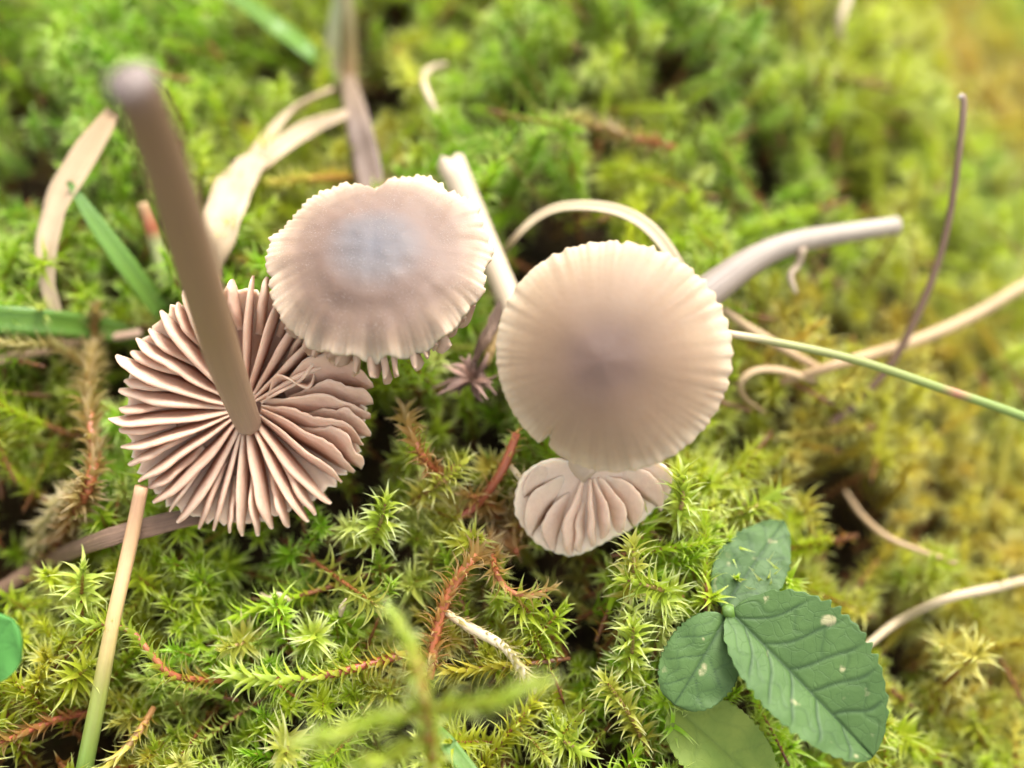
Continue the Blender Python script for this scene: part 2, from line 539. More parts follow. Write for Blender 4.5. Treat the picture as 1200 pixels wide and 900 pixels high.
# ------------------------------------------------------------------ the ground
def ground():
    m, nt, out = new_mat('dark humus'); t = NT(nt)
    n = t.noise(t.objco(), 1.6, 6, 0.65); f = t.noise(t.objco(), 9.0, 5, 0.7)
    col = t.ramp(n, [(0.35, (0.018, 0.012, 0.007)), (0.55, (0.05, 0.028, 0.012)), (0.7, (0.10, 0.05, 0.018))])
    col = t.mix(t.math('MULTIPLY', t.ramp(f, [(0.5, 0.0), (0.7, 1.0)]), 0.6), col, (0.03, 0.04, 0.01))
    t.l(t.surf(col, 0.85, 0.2, normal=t.bump(f, 1.0, 0.08)), out.inputs[0])
    xs = np.concatenate([[-400, -120, -50, -24, -16], np.linspace(-12, 13, 170), [18, 26, 50, 120, 400]])
    ys = np.concatenate([[-400, -120, -50, -20, -12], np.linspace(-8, 13, 145), [18, 26, 50, 120, 400]])
    X, Y = np.meshgrid(xs, ys, indexing='ij')
    Xc = np.clip(X, -14, 15); Yc = np.clip(Y, -10, 15)
    Z = ztop(Xc, Yc) - 1.15 + 0.35 * (N3(X * 2.3, Y * 2.3) - 0.5) + 0.18 * (N4(X * 5.1, Y * 5.1) - 0.5)
    V = np.stack([X, Y, Z], -1).reshape(-1, 3)
    ny = len(ys)
    Fc = [(i * ny + j, (i + 1) * ny + j, (i + 1) * ny + j + 1, i * ny + j + 1) for i in range(len(xs) - 1) for j in range(ny - 1)]
    o = mesh_obj('ground', V, Fc, m)
    o['kind'] = 'structure'
ground()

# ------------------------------------------------------------------ mushrooms
CAPS = []                                          # frame, radius, low, high: where no moss grows through
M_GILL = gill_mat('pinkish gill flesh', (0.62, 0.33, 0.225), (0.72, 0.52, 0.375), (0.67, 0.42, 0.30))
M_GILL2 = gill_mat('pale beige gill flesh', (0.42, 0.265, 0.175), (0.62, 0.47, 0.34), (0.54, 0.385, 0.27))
M_STEM = fibre_mat('grey brown mushroom stem', [(0, (0.33, 0.22, 0.145)), (0.4, (0.210, 0.128, 0.064)), (0.85, (0.155, 0.092, 0.046)), (0.95, (0.16, 0.105, 0.075)), (1, (0.20, 0.155, 0.135))],
                   streak=0.3, dark=(0.16, 0.10, 0.07), across=9, along=1.2, rough=0.5, blotch=0.2)
M_PALESTEM = fibre_mat('cream mushroom stem', [(0, (0.38, 0.28, 0.19)), (0.5, (0.42, 0.32, 0.215)), (1, (0.47, 0.38, 0.27))],
                       streak=0.6, dark=(0.35, 0.26, 0.18), across=12, along=1.5, rough=0.5, blotch=0.2)
M_GREYSTEM = fibre_mat('silvery grey mushroom stem', [(0, (0.17, 0.135, 0.11)), (0.45, (0.21, 0.165, 0.13)), (0.8, (0.32, 0.265, 0.205)), (1, (0.38, 0.32, 0.24))],
                       streak=0.6, dark=(0.14, 0.11, 0.09), across=16, along=2.0, rough=0.42, spec=0.5, blotch=0.3)

M_GILL3 = gill_mat('light beige gill flesh', (0.70, 0.47, 0.335), (0.80, 0.60, 0.445), (0.77, 0.56, 0.41))

def mushroom_upturned():
    c = P(287, 478, 9.02)
    axis = nrm(F + 0.10 * U - 0.04 * RT)           # upper side faces away, gills face the viewer
    root = thing('mushroom', 'upturned mushroom showing pinkish radiating gills, its stem sticking up', 'mushroom', c + F * 0.45)
    fr = cap_frame(c, axis)
    # in this frame e3 points away from the viewer, e1 right; e2 = e3 x e1 points up or down:
    s = 1.0 if np.dot(fr[2], U) > 0 else -1.0
    A = lambda deg: s * R_(deg)                    # degrees as seen in the picture, anticlockwise from the right
    base = lambda r: 0.10 - 0.20 * (r / 1.05) ** 2   # underside height along e3
    rim = lambda th: 0.96 + 0.035 * math.sin(3 * th + 1) + 0.02 * math.sin(37 * th) + 0.02 * math.sin(53 * th + 2)
    V, Fc, at = cap_mesh(fr, rim, lambda q, th: base(q * 0.97) + 0.10 * (1 - q * q) + 0.03, lambda q: 0.05 + 0.08 * (1 - q), nr=24, na=140)
    mc = cap_mat('pale brown cap seen from below', [(0, (0.26, 0.14, 0.10)), (0.6, (0.36, 0.21, 0.14)), (0.92, (0.54, 0.40, 0.28)), (1.0, (0.64, 0.50, 0.36))])
    cap = mesh_obj('cap', V, Fc, mc, root, attrs=at); cap['_o'] = list(root['_o'])
    rg = random.Random(3)
    deg = 28.0; k = 0
    while deg < 318:
        left = 95 < deg < 262
        full = (k % 2 == 0)
        r1 = 1.05 + rg.uniform(-0.05, 0.04)
        if 60 < deg < 120: r1 += 0.06
        r0 = 0.10 if full else 1.05 * rg.uniform(0.34, 0.62)
        lean = (0.20 if left else -0.12 if deg > 262 else 0.08) + rg.uniform(-0.09, 0.09)
        g = gill_mesh(fr, A(deg + rg.uniform(-1.3, 1.3)), r0, r1 * (1 if full else 0.97), base, (0.235 if full else 0.17) * rg.uniform(0.9, 1.12),
                      lean * s, 0.006 * rg.uniform(0.3, 1.6), 4 + 2 * rg.random(), rg.uniform(0, 6), 0.060 * rg.uniform(0.8, 1.2), full,
                      s * rg.uniform(-0.07, 0.07), jag=0.30, peak=0.5, seed=k)
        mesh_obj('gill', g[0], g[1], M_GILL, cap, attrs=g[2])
        deg += 7.0 + rg.uniform(-0.6, 0.6); k += 1
    # the torn and folded side
    for (d, r0, r1, H, lean, wave, cur, full) in [
            (320, 0.10, 1.00, 0.36, 0.5, 0.015, 0.10, True), (328, 0.12, 1.04, 0.38, 0.8, 0.02, 0.05, True), (334, 0.42, 1.08, 0.36, 1.1, 0.03, -0.05, False), (341, 0.12, 1.02, 0.38, 0.9, 0.02, 0.08, True),
            (348, 0.45, 1.06, 0.32, 1.2, 0.02, 0.0, False), (354, 0.15, 1.04, 0.36, 1.0, 0.015, 0.06, True), (1, 0.36, 1.06, 0.36, 1.3, 0.02, 0.05, True),
            (10, 0.34, 1.08, 0.42, 1.6, 0.02, 0.0, True), (19, 0.40, 1.02, 0.38, 1.0, 0.03, 0.1, False), (24, 0.14, 0.80, 0.36, 0.3, 0.10, -0.15, True),
            (32, 0.14, 0.95, 0.36, -0.2, 0.06, 0.15, True)]:
        g = gill_mesh(fr, A(d), r0, r1, base, H * 0.72, lean * s * 0.7, wave, 4.0, d * 0.3, 0.05, full, s * cur, nr=20, peak=0.55, jag=0.5, seed=int(d))
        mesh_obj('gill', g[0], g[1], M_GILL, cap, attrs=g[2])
    # the stem, standing up towards the viewer
    top = spline([P(291, 497, 8.98), P(284, 480, 8.78), P(262, 420, 8.25), P(231, 318, 7.45), P(195, 200, 6.65), P(168, 125, 6.22), P(151, 92, 6.05)], 34)
    V, Fc, at = tube(top, [0.105, 0.112, 0.128, 0.140, 0.143, 0.142, 0.141, 0.140, 0.134], 20, wob=0.025, seed=2)
    mesh_obj('stem', V, Fc, M_STEM, root, attrs=at)
    CAPS.append((fr, 1.08, -0.75, 0.30))
mushroom_upturned()

def mushroom_brown():
    c = P(443, 306, 8.72)
    axis = nrm(np.array([-0.03, 0.02, 1.0]) - 0.02 * F)
    root = thing('mushroom', 'grey brown ruffled mushroom cap with a notched rim, overlapping the upturned gills', 'mushroom', (c[0] + 0.02, c[1] + 0.1, float(ztop(c[0], c[1] + 0.1)) - 0.5))
    fr = cap_frame(c, axis)
    R0 = 0.885
    rpA, rpB, rpC, rpD = ripple(19, 1), ripple(40, 2), ripple(8, 3), ripple(70, 4)
    nt_ = R_(94)
    def rim(th):
        d = (th - nt_ + math.pi) % (2 * math.pi) - math.pi
        r = R0 * (1 + 0.018 * math.sin(2 * th + 0.6) + 0.016 * math.sin(5 * th + 1.0))
        r += 0.007 * rpA(th) + 0.009 * rpB(th) + 0.016 * rpC(th) + 0.006 * rpD(th)
        r -= 0.06 * max(0.0, -math.sin(th))
        r -= 0.30 * math.exp(-abs(d / (0.20 if d > 0 else 0.075)) ** 1.2)
        if -0.45 < th - 2 * math.pi < 0.5 or th < 0.55: r += 0.03 * math.sin(13 * th)
        return r
    def topz(q, th):
        front = max(0.0, -math.sin(th))
        z = 0.21 * (1 - q ** 2.6) + 0.03 * math.exp(-(q / 0.22) ** 2)
        z -= 0.22 * front * max(0, q - 0.50) ** 1.25 * 2.0
        z -= 0.030 * math.exp(-((q - 0.55) / 0.16) ** 2) * (0.5 + 0.5 * math.cos(th - 0.2)) + 0.030 * math.exp(-((q - 0.62) / 0.13) ** 2) * front
        z += 0.06 * max(0.0, math.sin(th)) * max(0, q - 0.78) / 0.22
        fl = max(0, q - 0.60) / 0.40
        z += fl ** 2.2 * ((0.003 + 0.034 * front ** 2) * rpA(th + 0.05 * q) + (0.002 + 0.006 * front) * rpB(th) + 0.038 * rpC(th)) + 0.007 * fl ** 6 * rpD(th)
        z += 0.035 * (float(N4(q * 3.1 * math.cos(th) + 20, q * 3.1 * math.sin(th) + 20)) - 0.5) + 0.012 * (float(N5(q * 9 * math.cos(th) + 20, q * 9 * math.sin(th) + 20)) - 0.5)
        return z
    V, Fc, at = cap_mesh(fr, rim, topz, lambda q: 0.028 + 0.10 * (1 - q) ** 0.8, nr=44, na=288, mean=R0)
    mc = cap_mat('grey brown frosted cap', [(0.0, (0.088, 0.080, 0.086)), (0.25, (0.106, 0.087, 0.083)), (0.5, (0.145, 0.090, 0.064)), (0.72, (0.180, 0.114, 0.076)), (0.86, (0.29, 0.20, 0.132)), (0.95, (0.46, 0.34, 0.235)), (1.0, (0.54, 0.42, 0.295))],
                 striae=0.30, relief=0.05, frost=0.12, dark=(0.13, 0.08, 0.07), rough=0.62)
    cap = mesh_obj('cap', V, Fc, mc, root, attrs=at); cap['_o'] = list(root['_o'])
    base = lambda r: (lambda q: 0.20 * (1 - q ** 2.4) - 0.10 * max(0, q - 0.6))(min(r / R0, 1.0)) - 0.05
    rg = random.Random(5)
    n = 46
    for k in range(n):
        th = 2 * math.pi * k / n + rg.uniform(-0.03, 0.03)
        front = max(0.0, -math.sin(th)) ** 0.7
        full = k % 2 == 0
        r1 = R0 * (0.955 - 0.06 * front + 0.12 * front * rg.uniform(0.2, 1.1))
        b2 = lambda r, front=front: base(r) - 0.22 * front * max(0, min(r / R0, 1.15) - 0.50) ** 1.25 * 2.0 - 0.02
        g = gill_mesh(fr, th, 0.12 if full else 0.45, r1, b2, 0.24 * rg.uniform(0.85, 1.15), rg.uniform(-0.5, 0.5), 0.02, 5, rg.uniform(0, 6), 0.055, full, nr=12, peak=0.7, seed=k + 90)
        mesh_obj('gill', g[0], g[1], M_GILL2, cap, attrs=g[2])
    ft = np.array(root['_o'])
    V, Fc, at = tube(spline([c + fr[3] * 0.12, c - fr[3] * 0.35 + np.array([0.03, 0.02, 0]), 0.5 * (c + ft) + np.array([0.06, 0.05, -0.1]), ft], 16), [0.13, 0.12, 0.12, 0.13], 14, wob=0.03, seed=4)
    mesh_obj('stem', V, Fc, M_STEM, root, attrs=at)
    CAPS.append((fr, 0.98, -0.30, 1.2))
mushroom_brown()

def mushroom_pale():
    c = P(719, 416, 8.28)
    axis = nrm(-F + 0.02 * U - 0.04 * RT)
    end = P(1052, 264, 10.35)
    root = thing('mushroom', 'pale tan round mushroom cap with scalloped rim and dark centre, its grey stem lying behind', 'mushroom', end)
    fr = cap_frame(c, axis)
    R0 = 0.885
    rpA, rpB, rpC = ripple(46, 21), ripple(74, 22), ripple(30, 23)
    cut = R_(232)
    def rim(th):
        d = (th - cut + math.pi) % (2 * math.pi) - math.pi
        r = R0 * (1 + 0.012 * math.sin(2 * th + 2.2) + 0.010 * math.sin(3 * th + 0.3))
        amp = 0.010 * (0.35 + 0.65 * max(0, math.cos(th - R_(35))))
        r += amp * rpA(th) + amp * 0.6 * rpB(th)
        r -= 0.13 * math.exp(-(d / 0.022) ** 2)
        if 0 < d < 0.5: r -= 0.03 * (1 - d / 0.5)
        return r
    def topz(q, th):
        z = 0.34 * (1 - q ** 2.1) + 0.025 * math.exp(-(q / 0.16) ** 2) - 0.05
        fl = max(0, q - 0.4) / 0.6
        z += fl ** 7 * (0.004 * rpA(th) + 0.002 * rpB(th)) + 0.0015 * fl * rpC(th)
        z += 0.010 * math.sin(5 * th + 2) * q
        return z
    V, Fc, at = cap_mesh(fr, rim, topz, lambda q: 0.03 + 0.09 * (1 - q), nr=36, na=320, mean=R0, off=(-0.10, -0.05))
    mc = cap_mat('pale tan striate cap', [(0.0, (0.096, 0.054, 0.037)), (0.22, (0.114, 0.065, 0.043)), (0.42, (0.155, 0.092, 0.052)), (0.64, (0.22, 0.138, 0.077)), (0.86, (0.305, 0.21, 0.124)), (1.0, (0.46, 0.36, 0.24))],
                 striae=0.40, relief=0.04, dark=(0.14, 0.08, 0.05), rough=0.62)
    cap = mesh_obj('cap', V, Fc, mc, root, attrs=at); cap['_o'] = list(root['_o'])
    base = lambda r: 0.34 * (1 - min(r / R0, 1) ** 2.1) - 0.05 - 0.06
    rg = random.Random(9)
    for k in range(40):
        g = gill_mesh(fr, 2 * math.pi * k / 40 + rg.uniform(-0.03, 0.03), 0.1 if k % 2 == 0 else 0.4, R0 * 0.95, base, 0.22, rg.uniform(-0.3, 0.3), 0.015, 5, rg.uniform(0, 6), 0.05, k % 2 == 0, nr=10, seed=k + 300)
        mesh_obj('gill', g[0], g[1], M_GILL2, cap, attrs=g[2])
    path = spline([c + fr[3] * 0.1, P(728, 408, 8.55), P(775, 380, 9.0), P(835, 338, 9.5), P(880, 306, 9.85), P(925, 286, 10.05), P(985, 274, 10.25), end], 36)
    V, Fc, at = tube(path, [0.13, 0.14, 0.155, 0.165, 0.15, 0.13, 0.115, 0.105, 0.09, 0.085], 18, wob=0.035, seed=8)
    mesh_obj('stem', V, Fc, M_GREYSTEM, root, attrs=at)
    # a loose fibre hanging from the stem
    q = P(940, 290, 10.0)
    V, Fc, at = tube(spline([q, q + [-0.02, -0.1, -0.12], q + [-0.10, -0.2, -0.16], q + [-0.04, -0.33, -0.25]], 10), [0.05, 0.035, 0.03, 0.02], 6, wob=0.1, seed=4)
    mesh_obj('loose_fibre', V, Fc, M_PALESTEM, root, attrs=at)
    CAPS.append((fr, 0.9, -0.35, 0.8))
mushroom_pale()

def mushroom_small():
    c = P(692, 560, 9.0)
    axis = nrm(F + 0.28 * U - 0.05 * RT)
    end = P(531, 196, 10.15)
    root = thing('mushroom', 'small upturned mushroom with broad beige gills, its cut cream stem passing behind the pale cap', 'mushroom', c + F * 0.25)
    fr = cap_frame(c, axis)
    s = 1.0 if np.dot(fr[2], U) > 0 else -1.0
    def rim(th):
        d = s * th                                 # picture angle
        d = (math.degrees(d) + 360) % 360
        pts = [(0, .69), (20, .50), (45, .22), (80, .12), (130, .14), (155, .36), (180, .56), (208, .70), (235, .74), (258, .72), (276, .62), (290, .58), (330, .63), (345, .70), (360, .69)]
        r = float(np.interp(d, [p[0] for p in pts], [p[1] for p in pts]))
        return r * (1 + 0.010 * math.sin(46 * th))
    base = lambda r: 0.08 - 0.05 * (r / 0.66) ** 2
    V, Fc, at = cap_mesh(fr, rim, lambda q, th: base(q * 0.66) + 0.06 + 0.03 * math.sin(3 * th) * q, lambda q: 0.06 + 0.05 * (1 - q), nr=24, na=160)
    mc = cap_mat('beige cap flesh', [(0, (0.56, 0.40, 0.29)), (0.6, (0.62, 0.46, 0.34)), (1.0, (0.74, 0.60, 0.45))], striae=0.2)
    cap = mesh_obj('cap', V, Fc, mc, root, attrs=at); cap['_o'] = list(root['_o'])
    for (d, r0, k, H, lean, cur) in [(190, .10, .95, .09, 3.6, .25), (218, .08, .98, .10, 3.4, .3), (240, .20, .97, .13, 2.0, .2),
                                     (256, .04, .98, .24, 0.8, .10), (263, .25, .98, .20, .5, .05), (273, .03, .98, .26, .1, .0), (283, .04, .97, .25, -.5, -.1),
                                     (298, .08, .98, .20, -1.2, -.15), (316, .10, .97, .13, -2.4, -.2), (342, .10, .98, .10, -3.2, -.3)]:
        th = s * R_(d)
        g = gill_mesh(fr, th, r0 * 0.6, rim(th) * k, base, H * 0.55, -lean * s, 0.012, 5, d * 0.2, 0.085, r0 < 0.2, s * cur, nr=14, peak=0.5, jag=0.3, seed=int(d))
        mesh_obj('gill', g[0], g[1], M_GILL3, cap, attrs=g[2])
    path = spline([c + fr[3] * 0.02, P(683, 548, 9.05), P(667, 520, 9.05), P(634, 450, 9.3), P(596, 350, 9.68), P(566, 280, 9.92), end], 34)
    V, Fc, at = tube(path, [0.075, 0.095, 0.11, 0.125, 0.125, 0.12, 0.125, 0.138], 22, wob=0.03, hollow=0.62, torn=0.09, seed=6)
    mesh_obj('stem', V, Fc, M_PALESTEM, root, attrs=at)
    CAPS.append((fr, 0.72, -0.8, 0.35))
mushroom_small()

# ------------------------------------------------------------------ leaves, straws and stalks
def line(pts, n=24):
    """pts are (px, py, height above the moss)"""
    return spline([G(a, b, h) for a, b, h in pts], n)

M_DRY = fibre_mat('dry straw leaf', [(0, (0.46, 0.32, 0.18)), (0.5, (0.58, 0.46, 0.30)), (1, (0.54, 0.42, 0.28))], streak=0.45, dark=(0.34, 0.20, 0.10), across=10, along=1.0, transl=0.25, blotch=0.35)
M_BLADE = fibre_mat('green grass blade', [(0, (0.095, 0.20, 0.015)), (0.5, (0.130, 0.245, 0.022)), (1, (0.16, 0.26, 0.040))], streak=0.5, dark=(0.06, 0.20, 0.05), across=16, along=0.6, rough=0.35, spec=0.5, transl=0.3, blotch=0.1)
M_SHEATH = fibre_mat('grey brown dead sheath', [(0, (0.17, 0.115, 0.08)), (0.6, (0.175, 0.12, 0.085)), (0.92, (0.28, 0.20, 0.135)), (1, (0.40, 0.29, 0.19))], streak=0.9, dark=(0.06, 0.035, 0.025), across=9, along=0.5, blotch=0.35)
M_TAN = fibre_mat('tan straw', [(0, (0.40, 0.28, 0.15)), (0.6, (0.44, 0.31, 0.17)), (1, (0.36, 0.24, 0.12))], streak=0.35, dark=(0.24, 0.14, 0.07), across=6, along=2.5, blotch=0.3)
M_PALE = fibre_mat('bleached straw', [(0, (0.42, 0.33, 0.20)), (1, (0.47, 0.38, 0.245))], streak=0.3, dark=(0.36, 0.26, 0.15), across=6, along=2.0, blotch=0.25)
M_TWIG = fibre_mat('brown weathered twig', [(0, (0.17, 0.105, 0.07)), (0.5, (0.22, 0.135, 0.085)), (1, (0.20, 0.115, 0.07))], streak=0.8, dark=(0.05, 0.028, 0.018), across=12, along=3.0, blotch=0.5, bumpd=0.03)

def one_ribbon(name, label, cat, pts, widths, mat, n=26, **kw):
    pth = line(pts, n)
    V, Fc, at = ribbon(pth, widths, **kw)
    return tag(mesh_obj(name, V, Fc, mat, origin=pth[0], attrs=at), label, cat)

def one_tube(name, label, cat, pts, rad, mat, n=28, sides=9, **kw):
    pth = line(pts, n)
    V, Fc, at = tube(pth, rad, sides, **kw)
    return tag(mesh_obj(name, V, Fc, mat, origin=pth[0], attrs=at), label, cat)

def grass_plant():
    node = G(398, 86, 0.22)
    root = thing('grass_plant', 'grass plant with a green blade and a dark dried sheath behind the ruffled cap', 'grass', G(437, 240, 0.0))
    V, Fc, at = ribbon(line([(440, 246, 0.12), (430, 190, 0.18), (419, 140, 0.24), (407, 88, 0.22)], 22), [0.24, 0.27, 0.24, 0.15], 0.08, fold=0.5, hint=(0, -0.4, 0.9), wav=0.05)
    mesh_obj('dry_sheath', V, Fc, M_SHEATH, root, attrs=at)
    m = fibre_mat('tan green stalk', [(0, (0.40, 0.24, 0.12)), (0.5, (0.36, 0.27, 0.12)), (1, (0.38, 0.34, 0.18))], streak=0.4, across=5, blotch=0.2)
    V, Fc, at = tube(line([(408, 96, 0.20), (409, 50, 0.32), (404, -20, 0.5)], 14), [0.10, 0.085, 0.08], 10)
    mesh_obj('stalk', V, Fc, m, root, attrs=at)
    V, Fc, at = ribbon(line([(396, 92, 0.22), (362, 62, 0.34), (320, 30, 0.42), (262, -12, 0.40)], 22), [0.10, 0.26, 0.32, 0.30], 0.02, fold=0.4, hint=(0.3, 0, 1))
    mesh_obj('blade', V, Fc, M_BLADE, root, attrs=at)
    m = fibre_mat('pale leaf sheath', [(0, (0.50, 0.42, 0.24)), (1, (0.42, 0.48, 0.26))], streak=0.4, across=8, transl=0.3)
    V, Fc, at = ribbon(line([(398, 92, 0.25), (389, 55, 0.34), (396, -8, 0.45)], 16), [0.06, 0.17, 0.08], 0.02, fold=0.6)
    mesh_obj('leaf_sheath', V, Fc, m, root, attrs=at)
grass_plant()

def forked_leaf():
    root = thing('dry_grass_leaf', 'cream dry grass leaf splitting into two curling prongs', 'dry leaf', G(248, 322, 0.0))
    V, Fc, at = ribbon(line([(244, 330, 0.10), (256, 272, 0.26), (276, 218, 0.34), (302, 186, 0.36)], 22), [0.24, 0.38, 0.36, 0.24], 0.02, fold=0.35, twist=[0.2, 0.0, -0.3, -0.2], wav=0.12, seed=3)
    mesh_obj('blade', V, Fc, M_DRY, root, attrs=at)
    V, Fc, at = ribbon(line([(294, 198, 0.35), (315, 163, 0.40), (345, 128, 0.42), (392, 104, 0.34)], 20), [0.18, 0.20, 0.20, 0.14], 0.02, fold=0.5, twist=[-0.2, 0.3, 0.7, 0.5], seed=4)
    mesh_obj('prong', V, Fc, M_DRY, root, attrs=at)
    V, Fc, at = ribbon(line([(298, 202, 0.34), (325, 176, 0.38), (360, 152, 0.38), (408, 134, 0.3)], 20), [0.17, 0.17, 0.18, 0.12], 0.02, fold=0.5, twist=[0.1, -0.3, -0.5, 0], seed=5)
    mesh_obj('prong', V, Fc, M_DRY, root, attrs=at)
forked_leaf()

one_ribbon('dry_grass_leaf', 'long tan dry grass leaf curving down beside the upright stem', 'dry leaf',
           [(134, 130, 0.35), (104, 176, 0.36), (74, 228, 0.34), (57, 280, 0.30), (55, 330, 0.24), (66, 372, 0.2), (74, 410, 0.1)],
           [0.14, 0.26, 0.29, 0.22, 0.13, 0.12, 0.09], M_DRY, fold=0.4, twist=[0.3, 0.1, -0.2, 0.4, 0.9, 0.2], wav=0.05, seed=8)
one_ribbon('grass', 'slanting bright green grass blade with a cut tip', 'grass', [(80, 213, 0.40), (112, 262, 0.34), (148, 312, 0.28), (190, 368, 0.05)], [0.05, 0.16, 0.20, 0.18], M_BLADE, fold=0.5, hint=(0.4, 0, 1))
one_ribbon('grass', 'flat green grass blade lying level behind the tan leaf', 'grass', [(-180, 358, 0.0), (-40, 371, 0.30), (40, 377, 0.38), (110, 384, 0.34), (162, 394, 0.05)], [0.2, 0.24, 0.25, 0.23, 0.16], M_BLADE, fold=0.3, hint=(0, -0.6, 0.8))
one_ribbon('grass', 'narrow green grass blade poking from moss below the foreground shoot', 'grass', [(508, 848, 0.0), (525, 872, 0.08), (556, 915, 0.12)], [0.05, 0.13, 0.15], M_BLADE, fold=0.4)
m = fibre_mat('red tipped sheath', [(0, (0.30, 0.36, 0.12)), (0.45, (0.36, 0.40, 0.16)), (0.6, (0.36, 0.08, 0.03)), (1, (0.46, 0.30, 0.15))], streak=0.6, across=6, blotch=0.2)
one_tube('grass_stub', 'short grass stub with a torn reddish end beside the upright stem', 'grass', [(198, 336, -0.05), (186, 295, 0.10), (176, 262, 0.18), (167, 238, 0.22)], [0.09, 0.075, 0.065, 0.055], m, hollow=0.5, wob=0.06)
one_tube('straw', 'thin pinkish straw ending at the upturned gills', 'straw', [(-140, 455, -0.1), (-30, 428, 0.12), (50, 410, 0.16), (110, 399, 0.18), (165, 390, 0.2)], [0.045, 0.048, 0.042, 0.04],
         fibre_mat('pinkish straw', [(0, (0.50, 0.33, 0.20)), (1, (0.58, 0.38, 0.27))], across=5, blotch=0.3))
one_ribbon('twig', 'flat weathered brown twig half hidden under the upturned gills', 'twig', [(-15, 700, 0.05), (50, 660, 0.10), (110, 634, 0.10), (165, 618, 0.08), (240, 600, 0.0)], [0.14, 0.20, 0.22, 0.24, 0.20], M_TWIG, thick=0.09, fold=-0.5, hint=(0, -0.3, 1), wav=0.04, seed=2)
one_tube('straw', 'orange straw turning green at its lower end, leaning below the gills', 'straw', [(166, 570, 0.34), (152, 640, 0.34), (132, 730, 0.32), (117, 810, 0.30), (96, 915, 0.28)], [0.055, 0.06, 0.058, 0.065, 0.07],
         fibre_mat('orange to green straw', [(0, (0.52, 0.30, 0.17)), (0.35, (0.60, 0.36, 0.18)), (0.6, (0.58, 0.44, 0.17)), (0.75, (0.30, 0.33, 0.07)), (1, (0.14, 0.26, 0.045))], streak=0.25, across=5, blotch=0.25, rough=0.4))
one_tube('dry_fibre', 'tiny curled cream fibre on moss behind the ruffled cap', 'fibre', [(523, 76, 0.2), (506, 80, 0.24), (496, 92, 0.25), (502, 112, 0.22), (512, 134, 0.1)], [0.03, 0.036, 0.04, 0.036, 0.03], M_PALE)
p = spline([G(576, 318, -0.1), P(602, 282, 9.95), P(632, 254, 9.85), P(668, 242, 9.78), P(722, 247, 9.7), P(765, 272, 9.6), P(800, 325, 9.6), P(812, 380, 9.85)], 36)
V, Fc, at = ribbon(p, [0.04, 0.07, 0.085, 0.095, 0.11, 0.12, 0.12, 0.10], 0.03, fold=0.7, hint=(0, -0.3, 1))
tag(mesh_obj('dry_grass_leaf', V, Fc, M_PALE, origin=p[0], attrs=at), 'narrow cream grass leaf arching over a dark hollow', 'dry leaf')
p = spline([P(1125, 112, 9.6), P(1129, 122, 9.62), P(1122, 190, 9.75), P(1108, 275, 9.95), P(1085, 345, 10.1), P(1048, 420, 10.25), P(1010, 465, 10.35), G(968, 500, -0.1)], 40)
V, Fc, at = tube(p[::-1], [0.042, 0.04, 0.038, 0.035, 0.032, 0.03, 0.027], 9, wob=0.09, seed=5)
tag(mesh_obj('dead_stalk', V, Fc, fibre_mat('purplish brown stalk', [(0, (0.13, 0.075, 0.045)), (0.7, (0.165, 0.10, 0.062)), (0.93, (0.27, 0.19, 0.13)), (1, (0.60, 0.52, 0.43))], across=6, along=3, blotch=0.4), origin=p[-1], attrs=at),
    'thin dark brown stalk standing up with a pale bent tip', 'stalk')
one_tube('straw', 'thick tan straw crossing behind the thin dark stalk', 'straw', [(1480, 190, -0.1), (1330, 260, 0.3), (1215, 325, 0.45), (1140, 370, 0.40), (1065, 402, 0.34), (990, 424, 0.24), (915, 448, 0.05)], [0.05, 0.056, 0.06, 0.062, 0.055, 0.035], M_TAN, wob=0.09, seed=3)
p = spline([P(835, 388, 9.15), P(900, 399, 9.2), P(1000, 421, 9.25), P(1100, 454, 9.3), P(1225, 498, 9.35), P(1420, 580, 9.9), G(1500, 640, -0.15)], 44)
V, Fc, at = tube(p, [0.030, 0.036, 0.039, 0.041, 0.043], 10)
tag(mesh_obj('green_stem', V, Fc, fibre_mat('green stem with a red base', [(0, (0.55, 0.26, 0.16)), (0.08, (0.50, 0.40, 0.24)), (0.2, (0.27, 0.28, 0.10)), (0.5, (0.20, 0.26, 0.06)), (0.53, (0.36, 0.16, 0.09)), (0.56, (0.18, 0.25, 0.055)), (1, (0.12, 0.23, 0.05))], across=5, streak=0.3, blotch=0.15, rough=0.35), origin=p[0], attrs=at),
    'slender green stem with reddish end reaching out from behind the pale cap', 'stem')
one_tube('dry_tendril', 'curled tan tendril hooked over moss beside the pale cap', 'tendril', [(955, 446, 0.12), (918, 434, 0.22), (886, 434, 0.28), (868, 448, 0.26), (872, 466, 0.2), (896, 484, 0.05)], [0.034, 0.034, 0.032, 0.03, 0.03, 0.022], M_TAN, wob=0.1, flat=0.6)
one_tube('straw', 'short pale straw slanting down from the grey stem', 'straw', [(846, 362, 0.3), (890, 392, 0.25), (960, 432, 0.12)], [0.036, 0.042, 0.036], M_TAN, wob=0.08)
one_tube('straw', 'bleached straw arching past the green leaf', 'straw', [(1012, 760, 0.12), (1050, 730, 0.28), (1105, 703, 0.38), (1160, 690, 0.42), (1220, 678, 0.42), (1330, 680, 0.2), (1400, 700, -0.1)], [0.032, 0.036, 0.036, 0.034, 0.034], M_PALE, wob=0.10, seed=9)
one_tube('straw', 'fine tan straw lying across rust brown moss', 'straw', [(990, 575, 0.02), (1012, 606, 0.12), (1045, 632, 0.14), (1120, 660, 0.06)], [0.022, 0.028, 0.028, 0.022], M_TAN, wob=0.1)
one_tube('dry_fibre', 'whitish stalk standing far back in blurred moss', 'stalk', [(984, 52, -0.1), (985, 24, 0.12), (998, -12, 0.3)], [0.05, 0.05, 0.045], M_PALE)
